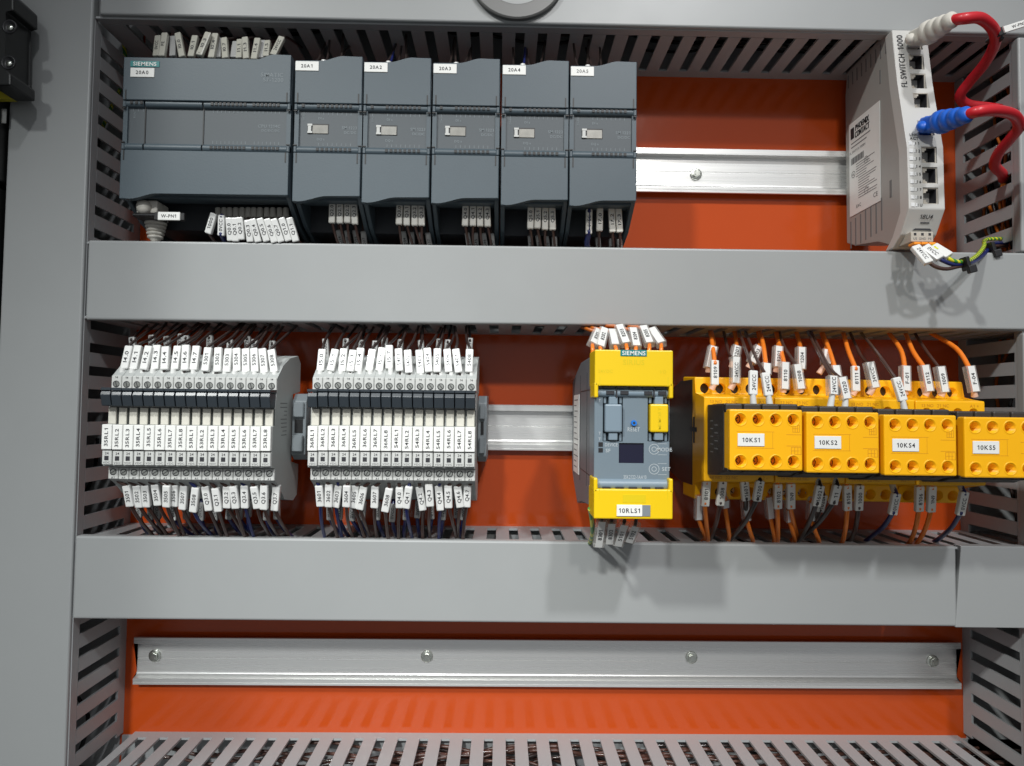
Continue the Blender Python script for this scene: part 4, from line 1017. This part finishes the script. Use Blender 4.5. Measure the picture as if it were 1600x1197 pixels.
for rows, zm, X0, side in ((botA, zoomA, XA, 'left'), (botB, zoomB, XB, 'right')):
    for i, (ax_, ay_, bx_, by_, tx) in enumerate(rows):
        d = 88 + rw.uniform(-3, 3); a = W(*zm(ax_, ay_), d); c = W(*zm(bx_, by_), d - 3)
        hx = X0 + RP * (i + .5); term = (hx, 88, zr(749, 92) + 1)
        m = 'w_brown' if rw.random() < .88 else 'w_blue'
        e = (c[0] + rw.uniform(-5, 5), rw.uniform(40, 56), -100)
        pts = [term, (hx, 90, term[2] - 2.5), a, c, (c[0] * .5 + e[0] * .5, d - 14, c[2] * .5 - 45), e]
        wire('%s wire with sleeve %s leaving the bottom of the %s relay block' % ('brown' if m == 'w_brown' else 'blue', tx, side), pts, 1.15, m, ((a, c, d, tx), {}),
             ((hx, 88, term[2] + .5), (hx, 89, term[2] - 3.6), 2.0, 1.6, 'ferrule'), group='wires out of the bottom of the %s relay block' % side)
    lo = [(465, 985), (540, 990), (675, 990), (820, 985), (915, 975), (1050, 985), (1000, 990), (430, 985), (378, 975), (600, 985), (740, 990), (870, 985)] if side == 'left' else [(305, 975), (425, 975), (580, 985), (648, 975), (712, 965), (910, 965), (775, 970), (250, 975), (370, 980), (500, 975), (845, 975), (950, 975)]
    for j, (zx, zy) in enumerate(sorted(lo)):
        px, py = zm(zx, zy - 28); a = W(px, py, 70); c = W(px - rw.uniform(-2, 3), py + 26, 68); e = (c[0] + rw.uniform(-7, 7), 40, -96)
        wire('%s blue wire from the left in the rear layer under the %s relay block' % (ORD[j], side), [(a[0], 66, a[2] + 10), a, c, (c[0] * .5 + e[0] * .5, 58, -85), e], 1.35, 'w_blue',
             ((a, c, 70, '0VCC'), {'m': 'sleeve' if j == 3 else 'sleeve_old', 'w': 2.1}), group='rear blue wires under the %s relay block' % side)
# ---- two black beaded stacks of controller wires: top of the wide controller
def z3(x, y): return 200 + x / 6.154, 50 + y / 6.154
cpt = [(295,55,275,235,'0VCC',0),(360,30,330,235,'PE',1),(440,60,435,235,'',0),(485,30,525,240,'I0.0',1),(650,55,610,240,'I0.1',1),(775,25,690,225,'I0.3',2),(845,35,805,250,'I0.4',1),(875,80,870,250,'',0),
 (930,75,940,255,'I0.7',1),(1040,110,1015,250,'',0),(1080,90,1070,255,'I1.1',0),(1130,70,1140,260,'I1.3',1),(1250,80,1215,265,'I1.4',1),(1300,100,1280,255,'',0),(1345,100,1330,240,'I1.5',0),(1480,65,1400,225,'24VCC',1)]
for i, (ax_, ay_, bx_, by_, tx, lv) in enumerate(cpt):
    d = 66 + lv * 4; a = W(*z3(ax_, ay_), d - 5); c = W(*z3(bx_, by_), d)
    s0 = (a[0] + rw.uniform(-8, 8), rw.uniform(25, 44), 271)
    nm = ('sleeve %s' % tx) if tx else '%s sleeve from the left, blank' % ORD[i]
    wire('dark wire with %s above the wide controller' % nm, [s0, (a[0] * .6 + s0[0] * .4, d - 14, a[2] + 6), a, c, (c[0] + .5, 60, c[2] - 7)], .95, 'w_black',
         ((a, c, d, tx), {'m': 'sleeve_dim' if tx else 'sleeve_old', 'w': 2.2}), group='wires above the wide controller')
# small silver screw and lead at the left
# ---- bottom of the wide controller
def z4(x, y): return 200 + x / 5.714, 300 + y / 5.714
cpb = [(770,200,720,365,'1000'),(840,215,835,385,'0VCC'),(905,240,920,430,'Q0.0'),(955,240,965,435,'Q0.1'),(1000,235,1015,420,'Q0.2'),(1070,260,1095,440,'Q0.3'),(1115,250,1165,440,'Q0.4'),(1180,245,1240,435,'Q0.5'),
 (1245,250,1310,445,'Q0.6'),(1305,250,1370,440,'Q0.7'),(1375,240,1435,430,'Q1.0'),(1445,240,1500,435,'Q1.1')]
fx = [805, 860, 910, 965, 1020, 1075, 1125, 1180, 1240, 1295, 1355, 1412]
for i, (ax_, ay_, bx_, by_, tx) in enumerate(cpb):
    d = 70; a = W(*z4(ax_, ay_), d); c = W(*z4(bx_, by_), d - 2); f0 = W(*z4(fx[i], 150), 60); f1 = W(*z4(fx[i], 235), 62)
    m = 'w_blue' if tx == '0VCC' else 'w_brown'
    wire('%s wire with sleeve %s under the wide controller' % ('blue' if m == 'w_blue' else 'brown', tx), [f0, f1, a, c, (c[0] + rw.uniform(-2, 2), 56, 113), (c[0] + 1, 40, 108)], 1.6 if m == 'w_blue' else 1.0, m,
         ((a, c, d, tx), {'w': 2.3}), (f0, f1, 2.0, 2.2, 'ferrule'), group='wires under the wide controller')
# ---- under the narrow modules
def z5(x, y): return 490 + x / 5.517, 300 + y / 5.517
def z6(x, y): return 800 + x / 8, 300 + y / 8
sm = [[(165,75,160,262,'Q2.0'),(230,75,228,265,'Q2.1'),(297,75,292,262,'Q2.2'),(350,80,357,272,'Q2.3')],[(745,80,737,275,'Q3.0'),(808,82,803,282,'Q3.1'),(872,90,872,285,'Q3.2'),(930,92,932,285,'Q3.3')],
      [(1312,98,1306,287,'Q4.0'),(1375,98,1373,287,'Q4.1'),(1435,100,1436,290,'Q4.2'),(1497,102,1500,293,'Q4.3')],[(235,172,228,452,'Q5.0'),(327,172,316,447,'Q5.1'),(415,177,412,462,'Q5.2'),(500,180,508,465,'Q5.3')],
      [(963,232,958,515,'0VCC'),(1098,208,1092,478,'I7.0'),(1240,210,1255,492,'I7.2'),(1328,220,1345,495,'I7.3')]]
for k, rows in enumerate(sm):
    zm = z5 if k < 3 else z6
    for i, (ax_, ay_, bx_, by_, tx) in enumerate(rows):
        d = 66; a = W(*zm(ax_, ay_), d); c = W(*zm(bx_, by_), d); big = tx == '0VCC'
        pts = [(a[0], 58, a[2] + 5), a, c, (c[0] + rw.uniform(0, 3), 58, 115.5), (c[0] + rw.uniform(1, 6), 44, 108)]
        wire('%s wire with tan sleeve %s hanging under module %s' % ('thick blue' if big else 'grey brown', tx, tags[k]), pts, 1.9 if big else .9, 'w_blue' if big else 'w_brown', ((a, c, d, tx), {'m': 'sleeve_tan', 'w': 2.25}), group='wires under module %s' % tags[k])
        # shadowed second sleeve behind
        a2 = (c[0] + 1.5 + (i - 1.5) * .6, 50, c[2] - 1.5); c2 = (a2[0] + rw.uniform(.5, 3), 46, a2[2] - 13)
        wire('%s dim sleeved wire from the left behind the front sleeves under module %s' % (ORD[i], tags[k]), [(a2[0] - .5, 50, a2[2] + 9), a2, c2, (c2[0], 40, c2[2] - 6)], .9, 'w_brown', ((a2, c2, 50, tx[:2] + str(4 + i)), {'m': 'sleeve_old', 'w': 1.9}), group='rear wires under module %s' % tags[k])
# ---- above the narrow modules: ferrules and dark leads
for k in range(5):
    for i in range(4):
        x = SMX[k] + 9 + i * 5.2 + rw.uniform(-.6, .6); s0 = (x + rw.uniform(-4, 7), rw.uniform(30, 46), 271)
        bl = (i == 1 and k in (1, 3))
        pts = [s0, (x + (s0[0] - x) * .5, 52, 250), (x, 66, 236), (x, 66, 226)]
        wire('%s thin %s wire from the left dropping into the top of module %s' % (ORD[i], 'blue' if bl else 'dark', tags[k]), pts, .9, 'w_blue' if bl else 'w_black', None,
             ((x, 66, 238 if i != 1 else 240), (x, 66, 228), 1.9, 2.1, 'sleeve' if i == 1 else 'sleeve_old'), group='wires into the top of module %s' % tags[k])
# ---- safety relay sleeves
def z7(x, y): return 860 + x / 3.15, 490 + y / 3.15
st = [(232,92,207,152,'8201'),(262,85,243,165,'8202'),(303,92,318,160,''),(340,70,372,150,'8203'),(405,85,422,165,'8204'),(457,75,487,150,'8205'),(500,85,545,150,'')]
for i, (ax_, ay_, bx_, by_, tx) in enumerate(st):
    a = W(*z7(ax_, ay_), 100); c = W(*z7(bx_, by_), 112); e = W(*z7(bx_ + rw.uniform(-4, 6), 180), 116)
    wire('orange wire, %s from the left, with clear sleeve above the safety relay' % ORD[i], [(a[0] - 4, 44, 60), (a[0] - 2, 84, a[2] + 3), a, c, (e[0], 117, e[2]), (e[0], 114, e[2] - 6)], 1.25, 'w_orange', ((a, c, 100, tx), {'clear': 1, 'w': 2.6}), group='wires above the safety relay')
sb = [(252,1020,236,1135,'8301'),(300,1028,288,1120,'8302'),(362,1035,332,1130,'5101'),(418,1040,387,1112,'5102')]
for i, (ax_, ay_, bx_, by_, tx) in enumerate(sb):
    a = W(*z7(ax_, ay_), 116); c = W(*z7(bx_, by_), 108)
    wire('%s brown wire from the left with clear sleeve under the safety relay' % ORD[i], [(a[0], 120, a[2] + 6), a, c, (c[0] + 1, 92, c[2] + 3), (c[0] + 3, 60, -91), (c[0] + 3, 50, -98)], 1.1, 'w_brown', ((a, c, 100, tx), {'clear': 1, 'w': 2.6}), group='wires under the safety relay')
wire('green and yellow earth wire at the lower left corner of the safety relay', [W(922, 795, 118), W(925, 812, 108), W(926, 835, 92), W(921, 850, 66), W(918, 858, 55)], 1.5, 'gy_wire')
# ---- contactor wires, upper
def z8(x, y): return 1050 + x / 3.235, 500 + y / 3.235
def z9(x, y): return 1240 + x / 7.04, 510 + y / 7.04
def z10(x, y): return 1420 + x / 7.04, 510 + y / 7.04
O, B_ = 'w_orange', 'w_brown'
# (conv, start, via, sleeve top, sleeve bottom, ferrule end, depth, wire, text, clear, colour of ferrule, what)
ct = [
 (z8, (205,55), (205,130), (215,210), (215,325), (200,350), 84, O, '8109', 0, 'ferrule_pink'),
 (z8, (208,60), (210,110), (206,140), (185,238), (184,262), 70, O, '', 1, 'ferrule_pink'),
 (z8, (272,120), (290,170), (320,195), (318,315), (295,350), 84, B_, '24VCC', 1, 'ferrule_pink'),
 (z8, (330,90), (325,110), (327,137), (314,198), (300,240), 70, O, '1201', 1, 'ferrule_pink'),
 (z8, (350,80), (380,170), (410,262), (408,375), (412,432), 112, B_, '24VCC', 0, 'sleeve'),
 (z8, (382,80), (425,190), (470,272), (487,380), (494,432), 112, B_, '24VCC', 0, 'sleeve'),
 (z8, (458,45), (462,130), (474,225), (474,275), (470,300), 84, O, '', 1, 'ferrule_pink'),
 (z8, (450,100), (445,110), (436,140), (402,212), (385,240), 66, O, '1203', 1, 'ferrule_pink'),
 (z8, (545,80), (550,150), (567,222), (565,345), (562,362), 84, O, '8110', 1, 'ferrule_pink'),
 (z8, (540,70), (538,110), (535,140), (530,235), (525,262), 70, O, '1201', 1, 'ferrule_pink'),
 (z8, (558,60), (565,130), (628,232), (647,345), (650,362), 84, B_, '1008', 1, 'ferrule_pink'),
 (z8, (645,70), (642,110), (650,145), (650,245), (650,262), 70, O, '1204', 1, 'ferrule_pink'),
 (z9, (190,90), (300,340), (422,560), (428,745), (400,900), 112, B_, '24VCC', 1, 'sleeve'),
 (z9, (230,170), (380,430), (520,575), (572,790), (562,925), 112, B_, '1020', 1, 'sleeve'),
 (z9, (355,95), (395,270), (450,445), (470,560), (470,640), 84, O, '', 1, 'ferrule_pink'),
 (z9, (345,90), (350,200), (357,270), (355,410), (280,520), 66, O, '', 1, 'ferrule_pink'),
 (z9, (590,80), (600,260), (675,450), (682,705), (650,750), 84, O, '8111', 0, 'ferrule_pink'),
 (z9, (660,100), (740,320), (825,412), (885,665), (830,750), 84, B_, '24VCC', 1, 'ferrule_pink'),
 (z9, (780,170), (940,320), (1122,575), (1198,812), (1225,950), 112, B_, '24VCC', 0, 'sleeve'),
 (z9, (1090,60), (1180,260), (1222,452), (1228,700), (1225,740), 84, O, 'F-01', 1, 'ferrule_pink'),
 (z10, (15,110), (45,270), (162,445), (213,705), (180,760), 84, O, '8112', 1, 'ferrule_pink'),
 (z10, (110,60), (200,280), (335,460), (382,715), (355,765), 84, B_, '1009', 1, 'ferrule_pink'),
 (z10, (275,50), (520,240), (662,455), (716,710), (725,770), 84, O, 'F-04', 1, 'ferrule_pink'),
]
dupl = {}
for i, (zm, s0, via, a, c, fe, d, m, tx, clr, fm) in enumerate(ct):
    A_ = W(*zm(*a), d - 2); C_ = W(*zm(*c), d); E_ = W(*zm(*fe), d - 1); V_ = W(*zm(*via), d - 18); S_ = W(*zm(*s0), 46)
    S_ = (S_[0], 40, max(S_[2], 60.))
    col = 'orange' if m == O else 'brown'
    lab = '%s wire with %s above the contactors' % (col, ('sleeve %s' % tx) if tx else 'a blank clear sleeve')
    dupl.setdefault(lab, []).append((A_[0], wire(lab, [S_, V_, A_, C_, E_], 1.55 if m == O else 1.05, m, ((A_, C_, d, tx), {'clear': clr, 'w': 2.6}), (C_, E_, 1.7, 2.1, fm), group='wires above the contactors', seg=10)))
def z11(x, y): return 1070 + x / 5.926, 740 + y / 5.926
def z12(x, y): return 1330 + x / 5.926, 740 + y / 5.926
K = 'w_black'
cb = [
 (z11, (200,75), (185,290), (215,615), 86, O, '8101'), (z11, (350,70), (325,285), (235,600), 86, B_, '1008'), (z11, (372,240), (372,300), (412,600), 78, O, ''),
 (z11, (550,75), (565,240), (560,420), 90, K, '1601'), (z11, (555,250), (570,420), (630,628), 76, O, ''), (z11, (695,70), (665,245), (430,600), 96, K, '2700'),
 (z11, (130,210), (125,410), (190,590), 74, O, ''), (z11, (770,220), (790,400), (830,628), 74, O, ''), (z11, (860,105), (858,315), (858,632), 86, O, '8102'),
 (z11, (980,100), (980,315), (1035,570), 86, O, '1N9'), (z11, (960,330), (965,430), (1020,620), 74, O, ''), (z11, (1250,115), (1215,290), (1050,620), 98, K, '1602'),
 (z11, (1280,200), (1245,345), (1160,480), 84, B_, '1020'), (z11, (1170,270), (1165,420), (1243,635), 76, O, ''), (z11, (1410,110), (1370,275), (1070,600), 98, K, '11'),
 (z11, (1500,115), (1505,330), (1458,635), 86, O, '8105'), (z12, (75,115), (65,330), (10,590), 86, B_, '1000'), (z12, (415,190), (380,370), (190,580), 92, 'w_blue', '0VCC'),
 (z12, (630,125), (625,340), (540,640), 86, O, '8106'), (z12, (745,125), (735,345), (600,655), 86, O, '1N9'), (z12, (1045,175), (1005,375), (830,590), 94, 'w_blue', '0VCC')]
for i, (zm, a, c, e, d, m, tx) in enumerate(cb):
    A_ = W(*zm(*a), d); C_ = W(*zm(*c), d - 3); E_ = W(*zm(*e), 54); mid = ((C_[0] * .6 + E_[0] * .4), (d + 50) / 2 + 4, (C_[2] * .5 + E_[2] * .5))
    col = {O: 'orange', K: 'black', B_: 'brown', 'w_blue': 'dark blue'}[m]
    lab = '%s wire with %s under the contactors' % (col, ('sleeve %s' % tx) if tx else 'a blank clear sleeve')
    up = (A_[0] + .5, d - 6, A_[2] + 7)
    dupl.setdefault(lab, []).append((A_[0], wire(lab, [up, A_, C_, mid, E_, (E_[0], 46, E_[2] - 5)], 1.5 if m == O else 1.55, m, ((A_, C_, d, tx), {'w': 2.7 if tx else 2.1, 'm': 'sleeve_tan' if tx else 'sleeve', 'clear': 0 if tx else 1}), (up, (A_[0], d - 1, A_[2] + .5), 1.9, 1.9, 'ferrule'), group='wires under the contactors', seg=10)))
for lab, L_ in dupl.items():
    if len(L_) > 1:
        for k, (x_, o_) in enumerate(sorted(L_, key=lambda q: q[0])): o_['label'] = '%s, %s such from the left' % (lab, ORD[k])
# ---- supply wires of the switch
def z13(x, y): return 1400 + x / 6.65, 300 + y / 6.65
for (nm, m, r, pts, sl, sd) in (
  ('brown', 'w_brown', 1.25, [(230,560),(250,640),(330,720),(420,780),(530,800),(650,775),(720,765),(780,745),(860,700),(930,640),(970,570)], ((200,575),(335,735)), '24VCC'),
  ('blue', 'w_blue', 1.35, [(310,560),(340,600),(430,680),(500,720),(600,755),(700,750),(800,730),(880,680),(945,610),(975,540)], ((300,575),(455,690)), '0VCC'),
  ('green and yellow', 'gy_wire', 1.35, [(385,560),(410,590),(520,660),(560,700),(640,725),(730,720),(800,690),(870,630),(915,560),(935,495)], ((390,570),(545,665)), '')):
    n = len(pts); P3 = []
    for k, p_ in enumerate(pts):
        d = 88 + 8 * sin(pi * min(1, k / (n * .6))) if k < n * .6 else 96 - 42 * ((k / (n - 1) - .55) / .45)
        P3.append(W(*z13(*p_), d))
    P3.append((366, 46, P3[-1][2] + 3))
    a = W(*z13(*sl[0]), 90); c = W(*z13(*sl[1]), 97)
    wire('%s supply wire curving from the switch foot into the right duct' % nm, P3, r, m, ((a, c, 92, sd), {'w': 3.0, 'flip': True}), group='supply wires of the network switch', seg=10)
for px, py, d, lab in ((735, 760, 96, 'black cable tie bundling the supply wires below the network switch'), (1000, 600, 66, 'black cable tie where the supply wires enter the right duct')):
    c = W(*z13(px, py), d); t = thing('cable_tie', c, lab, 'cable tie', 'ties on the switch supply wires')
    b = M(); b.obox((c[0], c[1] - 1, c[2] + 1), (.95, 0, .25), (0, 1, 0), (-.25, 0, .95), 1.3, 3.4, 4.6, 'black', .6); b.build('strap', t)
    b = M(); b.obox((c[0] + 1, c[1] + 3.2, c[2] - 3.2), (.95, 0, .25), (0, 1, 0), (-.25, 0, .95), 2.6, 1.8, 2.6, 'black_gloss', .6); b.build('tie_head', t)
# ================================================================== LEFT EDGE: black breaker and added dark box below
t = thing('circuit_breaker', W(20, 80, 100), 'black circuit breaker with a yellow corner overlapping the left duct at the upper left', 'circuit breaker')
b = M(); dB = 100.
def q_(px, py, d=78.): return U(px, py, d)
poly = [q_(-200, -60), q_(-20, -40), q_(30, -2), q_(58, 24), q_(58, 47), q_(44.5, 46), q_(42.5, 134), q_(54, 141), q_(54, 158), q_(24, 158), q_(4, 137), q_(-200, 60)]
b.prism(poly[::-1], 'd', 77, dB, 'dark_dev', 1.0, 2); b.build('housing', t)
b = M(); poly = [q_(4, 137), q_(25, 157.6), q_(-80, 157), q_(-80, 100)]; b.prism(poly, 'd', 76.5, 81, 'stripe_yellow'); b.build('label_corner', t)
for px, py in ((15, 42), (13, 98)):
    x, z = q_(px, py, dB); b = M(); b.lathe((x, dB - .5, z), [(4.6, 0), (4.6, .9), (3.8, .9), (3.6, .4), (0, .4)], 'black_gloss', 'd', 22); b.lathe((x + .5, dB, z - .6), [(1.9, 0), (1.7, .6), (0, .7)], 'zinc', 'd', 16); b.build('terminal_screw', t)
b = M(); x, z = q_(-60, 100); b.box(-450, XL - 56, 10, 84, 150, 330, 'dark_dev', 1.5, 2); b.build('rear_housing', t)
t = thing('dark_gap_box', (-360, 10, 60), 'black box added to darken the gap at the left edge', 'dark box')  # added box that stands for the shade in the gap
b = M(); b.box(-450, XL - 57, 10, 72, -60, 146, 'dark_dev', 1.5, 2); b.build('housing', t)  # body of the added dark box
b = M(); c = W(4, 180, 74); b.box(c[0] - 3, c[0] + 1.5, 72, 73, c[2] - 5, c[2] + 5, 'sleeve_old', .3); b.build('gap_box_marker', t)
# ring shaped shadow on the top cover, built as a solid grey ring
t = None
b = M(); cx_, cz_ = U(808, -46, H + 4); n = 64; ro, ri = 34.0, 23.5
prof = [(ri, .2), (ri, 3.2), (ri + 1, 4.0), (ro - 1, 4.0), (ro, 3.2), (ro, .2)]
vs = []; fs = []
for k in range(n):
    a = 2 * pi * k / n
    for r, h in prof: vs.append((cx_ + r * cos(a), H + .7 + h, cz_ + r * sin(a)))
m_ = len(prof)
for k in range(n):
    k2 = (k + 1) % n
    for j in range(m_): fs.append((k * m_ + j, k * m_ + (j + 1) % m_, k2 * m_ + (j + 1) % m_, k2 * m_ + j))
b.add(vs, fs, 'shadow_ring_grey', False)
single('shadow_ring', b, (cx_, H, cz_), 'ring shadow built as dark grey ring on the top cover, cut by the upper edge', 'shadow')
# unseen cabinet side wall, sized to keep the left lamp off the left duct
b = M(); b.box(-478, -472, -57, 476, -500, 1000, 'cab_paint', 1.0, 2); single('unseen_side_wall', b, (-475, 0, 0), 'unseen grey side wall of the cabinet, keeps the left lamp off the left duct', 'wall', kind='structure')
for o in bpy.data.objects:
    if '_o' in o: del o['_o']
SC.render.engine = 'CYCLES'
